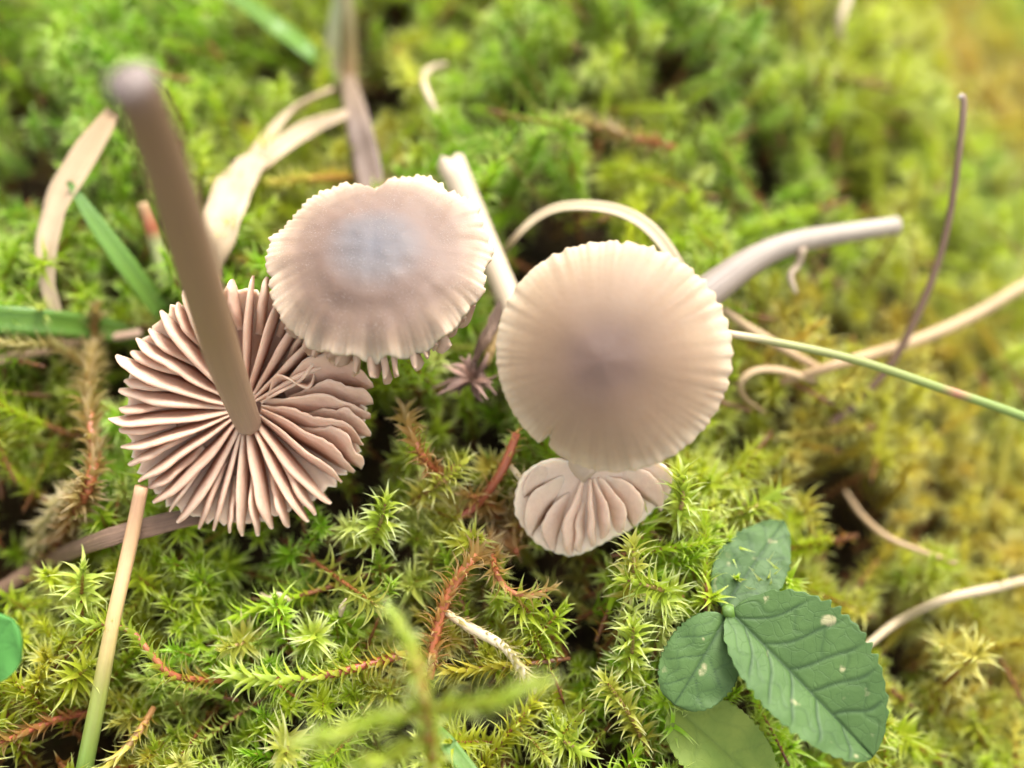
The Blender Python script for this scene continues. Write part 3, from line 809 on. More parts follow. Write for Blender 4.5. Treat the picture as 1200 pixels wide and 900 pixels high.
one_tube('dry_fibre', 'tiny white squiggle of fibre on moss under the upturned gills', 'fibre', [(306, 696, 0.16), (315, 702, 0.19), (325, 697, 0.19), (334, 701, 0.17), (340, 704, 0.16)], [0.018, 0.03, 0.026, 0.028, 0.014], M_PALE)
one_tube('dry_fibre', 'short white bristle stuck upright in moss', 'fibre', [(399, 722, 0.12), (401, 712, 0.18), (406, 702, 0.22)], [0.016, 0.03, 0.012], M_PALE)

# broad leaves ---------------------------------------------------------
def leaf_material(name, c0, c1, vein, spots=0.6):
    m, nt, out = new_mat(name); t = NT(nt)
    ve = t.attr('vein').outputs['Fac']; n = t.noise(t.objco(), 2.5, 5)
    vo = t.n('ShaderNodeTexVoronoi', feature='DISTANCE_TO_EDGE'); vo.inputs['Scale'].default_value = 9.0
    wv = t.n('ShaderNodeVectorMath', operation='ADD'); nz = t.n('ShaderNodeTexNoise'); nz.inputs['Scale'].default_value = 5.0
    sc = t.n('ShaderNodeVectorMath', operation='SCALE'); sc.inputs['Scale'].default_value = 0.12
    t.l(nz.outputs['Color'], sc.inputs[0]); t.l(t.objco(), wv.inputs[0]); t.l(sc.outputs[0], wv.inputs[1]); t.l(wv.outputs[0], vo.inputs['Vector'])
    net = t.math('MULTIPLY', t.ramp(vo.outputs['Distance'], [(0.0, 1.0), (0.05, 0.0)]), 0.20)
    ve = t.math('MAXIMUM', ve, net)
    col = t.mix(t.ramp(n, [(0.35, 0.0), (0.65, 1.0)]), c0, c1)
    sp = t.math('MULTIPLY', t.ramp(t.noise(t.objco(), 6.5, 2, 0.4), [(0.685, 0.0), (0.74, 1.0)]), t.ramp(t.noise(t.objco(), 14.0, 3), [(0.4, 0.3), (0.55, 1.0)]))
    col = t.mix(t.math('MULTIPLY', sp, spots), col, (0.52, 0.44, 0.24))
    col = t.mix(t.math('MULTIPLY', ve, 0.75), col, vein)
    fine = t.noise(t.objco(), 22.0, 4, 0.6)
    t.l(t.surf(col, 0.58, 0.35, transl=0.15, normal=t.bump(t.math('SUBTRACT', t.math('MULTIPLY', fine, 0.5), net), 0.6, 0.014)), out.inputs[0])
    return m

def leaf_mesh(b, tip, W, normal, foldL, foldR, wl=1.0, wr=1.0, nv=5, serr=0.05, droop=0.1, shape=0.75, thick=0.02, blunt=0.6, nu=120, nvv=75, slant=0.34):
    b = np.asarray(b, float); tip = np.asarray(tip, float)
    d = tip - b; L = np.linalg.norm(d); d = d / L
    q = nrm(np.asarray(normal, float) - d * np.dot(normal, d)); sd = np.cross(d, q)      # sd: right hand side looking along d
    V, vein = [], []
    vs = np.linspace(-1, 1, nvv)
    for layer in (0, 1):
        for i in range(nu):
            u = i / (nu - 1)
            w0 = W * (u ** blunt * (1 - u) ** shape) / ((blunt / (blunt + shape)) ** blunt * (shape / (blunt + shape)) ** shape)
            for v in vs:
                w = w0 * (wl if v < 0 else wr)
                se = 1 + serr * (0.5 * math.sin(u * 6.2832 * 17) * (0.6 + 0.4 * math.sin(u * 23))) * min(1, abs(v) ** 6) * 2
                x = v * w * se
                s_ = u - slant * abs(v) * (1 - 0.35 * u) + 0.10 * v * v + 0.008 * math.sin(abs(v) * 7 + u * 9)
                vv = 0.0
                for k in range(nv):
                    u0 = (k + 0.25 + (0.25 if v > 0 else 0.0)) / nv * 0.86
                    vv = max(vv, math.exp(-((s_ - u0 - 0.02 * math.sin(k * 5.1 + (1 if v > 0 else 3))) / 0.009) ** 2) * min(1, (1 - abs(v)) * 4))
                # cross veins
                cv = math.exp(-((abs(v) - (0.55 + 0.12 * math.sin(u * nv * 7.3 + (2 if v > 0 else 0)))) / 0.035) ** 2) * 0.45
                mid = math.exp(-(x / (0.009 + 0.010 * (1 - u))) ** 2)
                ve = max(vv, cv, mid)
                f = foldL if v < 0 else foldR
                h = math.sin(f) * abs(x) - droop * (u - 0.4) ** 2 - 0.008 * ve * L + 0.012 * math.sin(u * nv * 6.8 + abs(v) * 3) * abs(v)
                V.append(b + d * u * L + sd * math.cos(f) * x + q * (h - layer * thick)); vein.append(max(mid * 0.9, vv, cv))
    Fc = []; N = nu * nvv
    for i in range(nu - 1):
        for k in range(nvv - 1):
            a = i * nvv + k
            Fc.append((a, a + 1, a + nvv + 1, a + nvv)); Fc.append((N + a + 1, N + a, N + a + nvv, N + a + nvv + 1))
        for k in (0, nvv - 1):
            a = i * nvv + k
            Fc.append((a, a + nvv, N + a + nvv, N + a))
    return V, Fc, {'vein': vein}

def leafy_plant():
    hub = G(853, 712, 0.20)
    root = thing('leafy_plant', 'small plant with dark green veined leaves, one large and spotted', 'plant', G(853, 712, -0.5))
    m = leaf_material('dark green veined leaf', (0.050, 0.100, 0.022), (0.070, 0.130, 0.030), (0.013, 0.036, 0.010))
    up = nrm(-F + 0.15 * U)
    hubd = to_px(hub)[2]
    t1 = P(1027, 889, hubd - 0.35)
    V, Fc, at = leaf_mesh(P(856, 716, hubd), t1, 0.56, up + 0.05 * RT, 0.16, 0.62, wl=1.12, wr=0.80, nv=5, shape=0.62, blunt=0.50, droop=0.25)
    lf = mesh_obj('leaf', V, Fc, m, root, attrs=at); lf['label'] = 'large pointed leaf with pale scar spots'
    V, Fc, at = leaf_mesh(P(852, 722, hubd), P(792, 826, hubd - 0.20), 0.31, up, 0.10, 0.16, nv=3, shape=0.42, blunt=0.48, droop=0.15, slant=0.5, nu=54, nvv=43)
    mesh_obj('leaf', V, Fc, m, root, attrs=at)
    V, Fc, at = leaf_mesh(P(848, 712, hubd + 0.15), P(922, 606, hubd + 0.62), 0.29, up - 0.2 * RT, 0.12, 0.12, nv=4, shape=0.85, blunt=0.55, droop=0.15, nu=54, nvv=43)
    mesh_obj('leaf', V, Fc, m, root, attrs=at)
    V, Fc, at = tube(spline([np.array(root['_o']), P(858, 740, hubd + 0.25), P(853, 713, hubd - 0.01)], 12), [0.05, 0.045, 0.05], 8)
    mesh_obj('stem', V, Fc, M_BLADE, root, attrs=at)
    fr = cap_frame(P(930, 790, hubd - 0.15), up)
    CAPS.append((fr, 0.72, -0.15, 1.0)); CAPS.append((cap_frame(P(818, 772, hubd), up), 0.36, -0.12, 1.0))
leafy_plant()

V, Fc, at = leaf_mesh(P(788, 826, 8.95), P(905, 930, 8.8), 0.34, nrm(-F + 0.3 * RT), 0.15, 0.2, nv=2, shape=0.5, blunt=0.45, droop=0.2, nu=54, nvv=43)
o = mesh_obj('young_leaf', V, Fc, leaf_material('yellow green young leaf', (0.13, 0.20, 0.022), (0.22, 0.28, 0.04), (0.13, 0.19, 0.025), spots=0.0), origin=P(788, 826, 8.95), attrs=at)
tag(o, 'blurred yellow green rounded leaf under the dark veined leaves', 'leaf')
CAPS.append((cap_frame(P(845, 880, 8.9), -F), 0.36, -0.15, 1.0))
c0 = P(-34, 790, 8.3)
V, Fc, at = leaf_mesh(c0, P(12, 728, 8.2), 0.26, -F + 0.1 * U, 0.1, 0.1, nv=2, shape=0.5, blunt=0.5, droop=0.05, serr=0.0, nu=54, nvv=43)
o = mesh_obj('clover_leaf', V, Fc, leaf_material('smooth bright green leaf', (0.065, 0.22, 0.035), (0.08, 0.25, 0.045), (0.06, 0.20, 0.035), spots=0.0), origin=c0, attrs=at)
tag(o, 'smooth round bright green leaf beside the orange straw', 'leaf')

# single moss shoots that stand out from the carpet -----------------------
def hero_shoot(root, pts, stem_r, stem_mat, leaf_mat, length, width, a0, a1, step, age=(1.0, 0.0), seed=0, n=26, stem_name='stem', taper=0.75, spread=0.3, world=None, thin=0.52, long=1.22):
    pth = line(pts, n) if world is None else spline(world, n)
    V, Fc, at = tube(pth, [x * thin for x in stem_r], 7, wob=0.10, seed=seed)
    st = mesh_obj(stem_name, V, Fc, stem_mat, root, attrs=at); st['_o'] = list(root['_o'])
    def spec(f, g):
        s_ = 1.0 if f < 0.75 else 1.0 - (1 - taper) * (f - 0.75) / 0.25
        k = 1.0 if f < 0.9 else (1 - f) / 0.1
        return (length * long * s_ * (1 + g.normal(0, .16)), width * (1 + g.normal(0, .12)), a0 * (0.3 + 0.7 * k), a1 * 1.25 * (0.35 + 0.65 * k) + g.normal(0, spread), age[0] + (age[1] - age[0]) * f + g.normal(0, 0.06), step * (0.6 + 0.8 * g.random()))
    V, Fc, at = moss_leaves(pth, spec, seed + 40)
    lv = mesh_obj('leaves', V, Fc, leaf_mat, st, attrs=at); lv['kind'] = 'stuff'
    return pth

ML_TAN = moss_mat('tan dead moss leaves', (0.42, 0.34, 0.14), old=(0.34, 0.19, 0.07), tip=(0.66, 0.56, 0.34), oldfrom=0.3)
ML_RUST = moss_mat('rust moss leaves', (0.50, 0.30, 0.10), old=(0.42, 0.16, 0.06), tip=(0.66, 0.50, 0.30), oldfrom=0.4)
ML_YEL = moss_mat('yellow moss leaves', (0.56, 0.56, 0.10), old=(0.62, 0.40, 0.08), tip=(0.78, 0.74, 0.46), oldfrom=0.3)
ML_GRN = moss_mat('fresh moss leaves', (0.44, 0.54, 0.06), old=(0.50, 0.34, 0.06), tip=(0.74, 0.76, 0.44), oldfrom=0.5)
MS_RUST = fibre_mat('rust moss stem', [(0, (0.34, 0.10, 0.04)), (0.5, (0.42, 0.15, 0.055)), (1, (0.44, 0.20, 0.08))], streak=0.9, dark=(0.20, 0.05, 0.02), across=6, along=8, rough=0.35, blotch=0.5)
MS_RED = fibre_mat('dark red moss stem', [(0, (0.30, 0.07, 0.035)), (1, (0.42, 0.13, 0.06))], streak=0.5, dark=(0.12, 0.03, 0.02), across=6, along=8, rough=0.3, blotch=0.5)
MS_TAN = fibre_mat('tan moss stem', [(0, (0.36, 0.17, 0.06)), (0.5, (0.44, 0.28, 0.12)), (0.93, (0.46, 0.32, 0.14)), (1, (0.20, 0.04, 0.02))], streak=0.5, dark=(0.18, 0.08, 0.03), across=6, along=8, rough=0.45, blotch=0.5)
MS_CREAM = fibre_mat('cream moss stem', [(0, (0.52, 0.38, 0.22)), (0.5, (0.64, 0.54, 0.36)), (1, (0.70, 0.63, 0.48))], streak=0.4, dark=(0.34, 0.24, 0.12), across=6, along=8, blotch=0.3)

r = thing('dead_moss_shoot', 'tall tan dead moss shoot with a dark red tip, left of the gills', 'moss shoot', G(52, 672, 0.0))
hero_shoot(r, [(50, 676, 0.0), (72, 628, 0.22), (100, 580, 0.34), (111, 535, 0.40), (105, 490, 0.44), (105, 440, 0.46), (109, 400, 0.46), (112, 368, 0.44)], [0.055, 0.07, 0.085, 0.08, 0.065, 0.05, 0.03], MS_RUST, moss_mat('red brown dead moss leaves', (0.40, 0.26, 0.10), old=(0.34, 0.14, 0.06), tip=(0.62, 0.48, 0.28), oldfrom=0.3), 0.19, 0.034, 0.45, 0.95, 0.0065, (0.7, 0.2), 1, n=34, spread=0.5, thin=0.6)
hero_shoot(r, [(110, 540, 0.40), (92, 572, 0.34), (66, 600, 0.28), (40, 640, 0.2)], [0.05, 0.045, 0.03], MS_RUST, ML_TAN, 0.18, 0.026, 0.5, 1.0, 0.009, (0.6, 0.3), 22, stem_name='branch')
hero_shoot(r, [(104, 432, 0.44), (70, 408, 0.40), (30, 404, 0.36), (-8, 402, 0.3)], [0.045, 0.04, 0.03, 0.02], MS_TAN, ML_TAN, 0.18, 0.026, 0.35, 0.9, 0.008, (0.6, 0.1), 2, stem_name='branch')

r = thing('moss_shoot', 'yellow and red moss shoot lying level above the ruffled cap', 'moss shoot', G(405, 212, 0.1))
hero_shoot(r, [(415, 208, 0.18), (370, 209, 0.26), (320, 213, 0.30), (252, 212, 0.30)], [0.05, 0.05, 0.045, 0.025],
           fibre_mat('yellow red moss stem', [(0, (0.50, 0.16, 0.05)), (0.5, (0.54, 0.24, 0.06)), (0.8, (0.56, 0.42, 0.07)), (1, (0.40, 0.46, 0.07))], streak=0.4, across=6, along=6, blotch=0.3), ML_YEL, 0.17, 0.026, 0.6, 1.45, 0.011, (0.8, 0.0), 3)
r = thing('dead_moss_shoot', 'short tan dead moss shoot behind the dark dried sheath', 'moss shoot', G(430, 220, 0.1))
hero_shoot(r, [(436, 222, 0.05), (466, 216, 0.22), (504, 211, 0.24)], [0.045, 0.04, 0.025], MS_CREAM, ML_TAN, 0.14, 0.024, 0.3, 0.8, 0.016, (0.8, 0.2), 4)

r = thing('dead_moss_shoot', 'rust orange dead moss shoot with two curling side branches below the small mushroom', 'moss shoot', G(506, 790, 0.0))
hero_shoot(r, [(504, 796, 0.02), (511, 740, 0.22), (527, 694, 0.26), (556, 652, 0.26), (584, 632, 0.22), (618, 612, 0.12)], [0.06, 0.085, 0.085, 0.075, 0.06, 0.045], MS_RUST, ML_RUST, 0.19, 0.024, 0.5, 1.15, 0.0075, (0.75, 0.35), 5, n=34, spread=0.5, thin=0.5)
hero_shoot(r, [(576, 634, 0.22), (580, 664, 0.26), (592, 688, 0.28), (616, 698, 0.26), (645, 690, 0.2)], [0.05, 0.045, 0.045, 0.035, 0.02], MS_RUST, ML_RUST, 0.15, 0.020, 0.5, 1.1, 0.018, (0.6, 0.3), 6, stem_name='branch')
hero_shoot(r, [(520, 716, 0.24), (552, 736, 0.28), (588, 756, 0.28), (608, 780, 0.26), (626, 812, 0.2)], [0.045, 0.06, 0.055, 0.05, 0.03], MS_CREAM, ML_TAN, 0.16, 0.026, 0.25, 0.7, 0.011, (0.3, 0.0), 7, stem_name='branch', thin=0.7)
r = thing('dead_moss_shoot', 'bare dark red moss stem slanting beside the pale cap', 'moss shoot', G(535, 604, 0.0))
hero_shoot(r, [(530, 612, -0.05), (560, 590, 0.14), (588, 552, 0.22), (606, 508, 0.24)], [0.04, 0.05, 0.055, 0.045], MS_RED, ML_RUST, 0.13, 0.020, 0.5, 1.0, 0.03, (0.9, 0.6), 8, thin=0.8)
hero_shoot(r, [(598, 545, 0.2), (612, 565, 0.2), (626, 590, 0.1)], [0.04, 0.045, 0.03], MS_CREAM, ML_TAN, 0.11, 0.018, 0.3, 0.9, 0.03, (0.5, 0.3), 9, stem_name='branch')
r = thing('moss_shoot', 'dark red moss stem running into dense green leaves under the upturned gills', 'moss shoot', G(490, 764, 0.0))
hero_shoot(r, [(494, 762, -0.02), (440, 776, 0.14), (380, 792, 0.20), (320, 796, 0.22), (262, 790, 0.2)], [0.06, 0.065, 0.055, 0.045, 0.02], MS_RED, ML_GRN, 0.20, 0.030, 0.4, 1.2, 0.014, (1.0, 0.0), 10, n=34)
r = thing('moss_shoot', 'bent moss shoot with an orange red stem touching the orange straw', 'moss shoot', G(250, 800, 0.0))
hero_shoot(r, [(262, 798, 0.0), (205, 792, 0.22), (178, 768, 0.26), (150, 738, 0.28), (96, 728, 0.28)], [0.05, 0.055, 0.055, 0.045, 0.02], MS_RUST, ML_GRN, 0.18, 0.028, 0.35, 1.1, 0.016, (1.0, 0.0), 11, n=30)
r = thing('moss_shoot', 'rusty moss shoot creeping from a dark hollow near the orange straw', 'moss shoot', G(104, 836, 0.0))
hero_shoot(r, [(112, 834, -0.05), (70, 842, 0.16), (30, 858, 0.22), (-25, 880, 0.22)], [0.05, 0.055, 0.045, 0.02], MS_RED, ML_RUST, 0.20, 0.030, 0.3, 0.9, 0.018, (1.0, 0.3), 12)
r = thing('moss_shoot', 'yellow brown moss shoot curving up right of the orange straw', 'moss shoot', G(176, 836, 0.0))
hero_shoot(r, [(180, 830, -0.05), (160, 862, 0.16), (138, 886, 0.22), (110, 915, 0.25)], [0.05, 0.055, 0.045, 0.02], MS_TAN, ML_YEL, 0.16, 0.026, 0.3, 0.8, 0.016, (0.9, 0.2), 13)
r = thing('dead_moss_shoot', 'blurred brown moss shoot lying far back behind the pale cap', 'moss shoot', G(770, 172, 0.0))
hero_shoot(r, [(790, 172, 0.0), (745, 162, 0.22), (705, 150, 0.28), (670, 140, 0.26)], [0.05, 0.05, 0.045, 0.02], MS_RUST, ML_TAN, 0.20, 0.030, 0.3, 1.0, 0.016, (1.0, 0.3), 14)

r = thing('dead_moss_shoot', 'tangled rust brown dead moss between the small mushroom and the bare red stem', 'moss shoot', G(600, 640, -0.1))
hero_shoot(r, [(606, 648, -0.1), (590, 615, 0.14), (572, 590, 0.2), (548, 580, 0.12)], [0.05, 0.05, 0.04], MS_RUST, ML_RUST, 0.18, 0.024, 0.6, 1.2, 0.008, (0.8, 0.5), 30, spread=0.5)
hero_shoot(r, [(592, 620, 0.12), (606, 596, 0.18), (612, 566, 0.14)], [0.04, 0.04, 0.03], MS_TAN, ML_TAN, 0.16, 0.024, 0.6, 1.2, 0.009, (0.8, 0.4), 31, spread=0.5, stem_name='branch')
r = thing('dead_moss_shoot', 'rust brown dead moss shoot creeping toward the gills from the dried star', 'moss shoot', G(520, 560, -0.1))
hero_shoot(r, [(528, 566, -0.05), (500, 540, 0.18), (482, 508, 0.2), (474, 480, 0.1)], [0.045, 0.045, 0.03], MS_RUST, ML_RUST, 0.17, 0.024, 0.6, 1.2, 0.010, (0.9, 0.4), 32, spread=0.5)

# the near shoot, out of focus
r = thing('moss_shoot', 'blurred pale green moss shoot rising close in front with spreading branches', 'moss shoot', P(512, 930, 7.9))
b0 = P(512, 930, 7.9)
MS_NEAR = fibre_mat('orange green moss stem', [(0, (0.40, 0.13, 0.05)), (0.6, (0.46, 0.26, 0.07)), (1, (0.44, 0.46, 0.08))], across=5, along=6, blotch=0.3)
hero_shoot(r, None, [0.05, 0.055, 0.055, 0.05, 0.03], MS_NEAR, ML_GRN, 0.20, 0.030, 0.3, 0.9, 0.016, (0.7, 0.1), 15, world=[b0, P(506, 880, 7.5), P(496, 820, 7.2), P(487, 772, 7.1), P(466, 728, 7.25)])
hero_shoot(r, None, [0.04, 0.035, 0.02], MS_NEAR, ML_GRN, 0.20, 0.030, 0.25, 0.7, 0.013, (0.5, 0.0), 16, stem_name='branch', world=[P(498, 838, 7.25), P(450, 842, 7.1), P(405, 858, 7.0), P(360, 870, 7.0)])
hero_shoot(r, None, [0.04, 0.035, 0.02], MS_NEAR, ML_GRN, 0.20, 0.030, 0.25, 0.7, 0.013, (0.5, 0.0), 17, stem_name='branch', world=[P(497, 832, 7.25), P(545, 826, 7.0), P(585, 818, 6.95), P(630, 802, 6.95)])
hero_shoot(r, None, [0.04, 0.035, 0.02], MS_NEAR, ML_GRN, 0.20, 0.030, 0.25, 0.8, 0.013, (0.5, 0.0), 18, stem_name='branch', world=[P(502, 862, 7.4), P(470, 880, 7.2), P(430, 895, 7.1)])

# pale spiky shoots that rise over the sharp part of the carpet
spots = [((735, 705), (742, 640), 'pale spiky moss shoot against the rim of the small upturned mushroom'),
         ((800, 700), (735, 680), 'spiky moss shoot lying level between the small mushroom and the dark leaves'),
         ((730, 800), (742, 735), 'upright pale moss shoot beside the smaller dark veined leaf'),
         ((760, 885), (712, 800), 'long yellowish moss shoot leaning by the yellow green leaf'),
         ((790, 620), (800, 560), 'pale moss star touching the rim of the pale tan cap'),
         ((850, 610), (905, 580), 'yellow moss star above the dark green upper leaf'),
         ((300, 745), (265, 760), 'bright moss star beside the tiny white squiggle of fibre'),
         ((330, 760), (370, 745), 'pale moss star next to the short white bristle'),
         ((430, 640), (452, 590), 'green moss shoot standing between the upturned gills and the bare red stem'),
         ((480, 590), (540, 545), 'yellow green moss shoot leaning towards the dried brown star'),
         ((870, 660), (900, 690), 'moss shoot drooping over the dark green upper leaf'),
         ((640, 860), (680, 880), 'moss shoot behind the blurred near branches'),
         ((330, 860), (335, 885), 'round moss star below the dark red moss stem'),
         ((225, 250), (240, 165), 'pale feathery moss shoot between the upright stem and the forked dry leaf'),
         ((1000, 870), (1012, 868), 'small moss star at the point of the large spotted leaf')]
for i, (a, b, lb) in enumerate(spots):
    r = thing('moss_shoot', lb, 'moss shoot', G(a[0], a[1], -0.3), 'single moss shoots rising above the carpet')
    hero_shoot(r, [(a[0], a[1], -0.30), ((a[0] + b[0]) / 2 + 4, (a[1] + b[1]) / 2, 0.10), (b[0], b[1], 0.26)], [0.04, 0.035, 0.02], MS_TAN, ML_GRN if i % 3 else ML_YEL, 0.22, 0.026, 0.5, 1.35, 0.0115, (0.6, 0.0), 60 + i)

# dried brown moss star between the caps
def dried_star():
    c = G(553, 446, 0.28)
    root = thing('dried_moss_star', 'dried dark brown moss star with shrivelled leaves between the two caps', 'dead moss', G(560, 470, -0.2))
    md = fibre_mat('dried brown leaf', [(0, (0.13, 0.07, 0.05)), (0.6, (0.24, 0.14, 0.11)), (1, (0.40, 0.25, 0.20))], streak=0.6, across=5, blotch=0.4)
    mp = fibre_mat('dried pink leaf', [(0, (0.36, 0.18, 0.12)), (1, (0.56, 0.36, 0.28))], streak=0.5, across=5, blotch=0.3)
    rg = random.Random(4)
    for k in range(30):
        a = rg.uniform(0, 6.28); el = rg.uniform(-0.1, 0.9)
        d = np.array([math.cos(a) * math.cos(el), math.sin(a) * math.cos(el), math.sin(el)])
        L = rg.uniform(0.16, 0.36)
        mid = c + d * L * 0.5 + np.array([0, 0, 0.04 * rg.uniform(-1, 1.5)])
        V, Fc, at = ribbon(spline([c + d * 0.01, mid, c + d * L + np.array([rg.uniform(-.06, .06), rg.uniform(-.06, .06), -0.05])], 8), [0.03, 0.055, 0.01], 0.008, fold=0.8, twist=[0, rg.uniform(-1.2, 1.2)], cols=3)
        mesh_obj('leaf', V, Fc, mp if k % 4 == 0 else md, root, attrs=at)
    V, Fc, at = tube(spline([np.array(root['_o']), c + np.array([0.02, 0.03, -0.15]), c + np.array([0, 0, 0.03])], 8), [0.03, 0.04, 0.03], 6)
    mesh_obj('stem', V, Fc, M_TWIG, root, attrs=at)
dried_star()
for k, (pts, lb) in enumerate([([(590, 352, 0.5), (577, 378, 0.42), (566, 400, 0.36), (556, 424, 0.30)], 'shrivelled dark brown leaf scrap hanging below the cream stem'),
                               ([(583, 372, 0.30), (576, 402, 0.28), (570, 428, 0.2)], 'amber leaf scrap between the two caps')]):
    one_ribbon('leaf_scrap', lb, 'leaf scrap', pts, [0.06, 0.13, 0.10, 0.05], M_TWIG if k == 0 else fibre_mat('amber leaf', [(0, (0.5, 0.3, 0.1)), (1, (0.56, 0.4, 0.16))], across=6, transl=0.3), fold=0.7, twist=[0.2, 0.9, -0.4], wav=0.15, seed=k)

# ------------------------------------------------------------------ moss carpet
M_MOSS = moss_mat('green moss leaves')
M_MSTEM = fibre_mat('red brown moss stem', [(0, (0.10, 0.04, 0.015)), (0.6, (0.28, 0.09, 0.03)), (0.85, (0.38, 0.20, 0.05)), (1, (0.30, 0.34, 0.05))], streak=0.2, across=5, rough=0.4, blotch=0.2)

def moss_prototype(i):
    rg = random.Random(100 + i)
    kind = (0, 2, 1, 2, 0, 2, 3, 1)[i % 8]
    L = 1.15 + rg.uniform(-0.15, 0.15)
    bx, by = rg.uniform(-0.25, 0.25), rg.uniform(-0.25, 0.25)
    path = spline([(-bx, -by, -L), (-bx * 0.4, -by * 0.4, -L * 0.6), (0, 0, -L * 0.25), (bx * 0.35, by * 0.35, 0)], 14)
    big = rg.uniform(0.9, 1.12)
    def spec(f, g):
        d = (1 - f) * L                            # distance from the tip
        if kind in (0, 1):                         # star tipped shoots
            if d < 0.10: return (0.15 * big, 0.026, 0.10, 0.55 + g.normal(0, .1), 0.0, 0.010)
            if d < 0.42: return ((0.29 + g.normal(0, .04)) * big, 0.0245, 0.50 + d, 1.50 + d * 1.1 + g.normal(0, .28), 0.0 + d * 0.4, 0.0125)
            if d < 0.9: return ((0.25 + g.normal(0, .04)) * big, 0.025, 0.7, 1.95 + g.normal(0, .3), 0.15 + d * 0.5, 0.022)
            return (0.15, 0.022, 0.6, 1.6 + g.normal(0, .3), 1.0, 0.045)
        if kind == 2:                              # shaggy tail like shoots
            if d < 0.12: return (0.20 * big, 0.028, 0.08, 0.35 + g.normal(0, .1), 0.0, 0.010)
            if d < 1.0: return ((0.27 + g.normal(0, .04)) * big, 0.025, 0.40, 1.20 + g.normal(0, .3), d * 0.45, 0.0135)
            return (0.17, 0.024, 0.6, 1.5 + g.normal(0, .3), 0.95, 0.035)
        if d < 0.55: return ((0.23 + g.normal(0, .03)) * big, 0.022, 0.45, 1.35 + d + g.normal(0, .22), d * 0.7, 0.0125)   # small dense stars
        return (0.17, 0.022, 0.6, 1.7 + g.normal(0, .3), 0.7 + 0.2 * d, 0.03)
    lv = moss_leaves(path, spec, 500 + i)
    st = tube(path, [0.022, 0.022, 0.018, 0.010], 5, seed=i)
    me = bpy.data.meshes.new('moss_shoot_shape')
    n1 = len(lv[0])
    me.from_pydata([tuple(v) for v in list(lv[0]) + list(st[0])], [], lv[1] + [tuple(a + n1 for a in q) for q in st[1]])
    for k in ('lt', 'age', 'rnd', 'u', 'v'):
        a = me.attributes.new(k, 'FLOAT', 'POINT')
        vals = np.zeros(n1 + len(st[0]), np.float32)
        if k in lv[2]: vals[:n1] = lv[2][k]
        else: vals[n1:] = st[2][k]
        a.data.foreach_set('value', vals)
    me.materials.append(M_MOSS); me.materials.append(M_MSTEM)
    mi = np.zeros(len(me.polygons), np.int32); mi[len(lv[1]):] = 1
    me.polygons.foreach_set('material_index', mi)
    me.polygons.foreach_set('use_smooth', [True] * len(me.polygons))
    me.update()
    return bpy.data.objects.new('moss_shoot_shape', me)

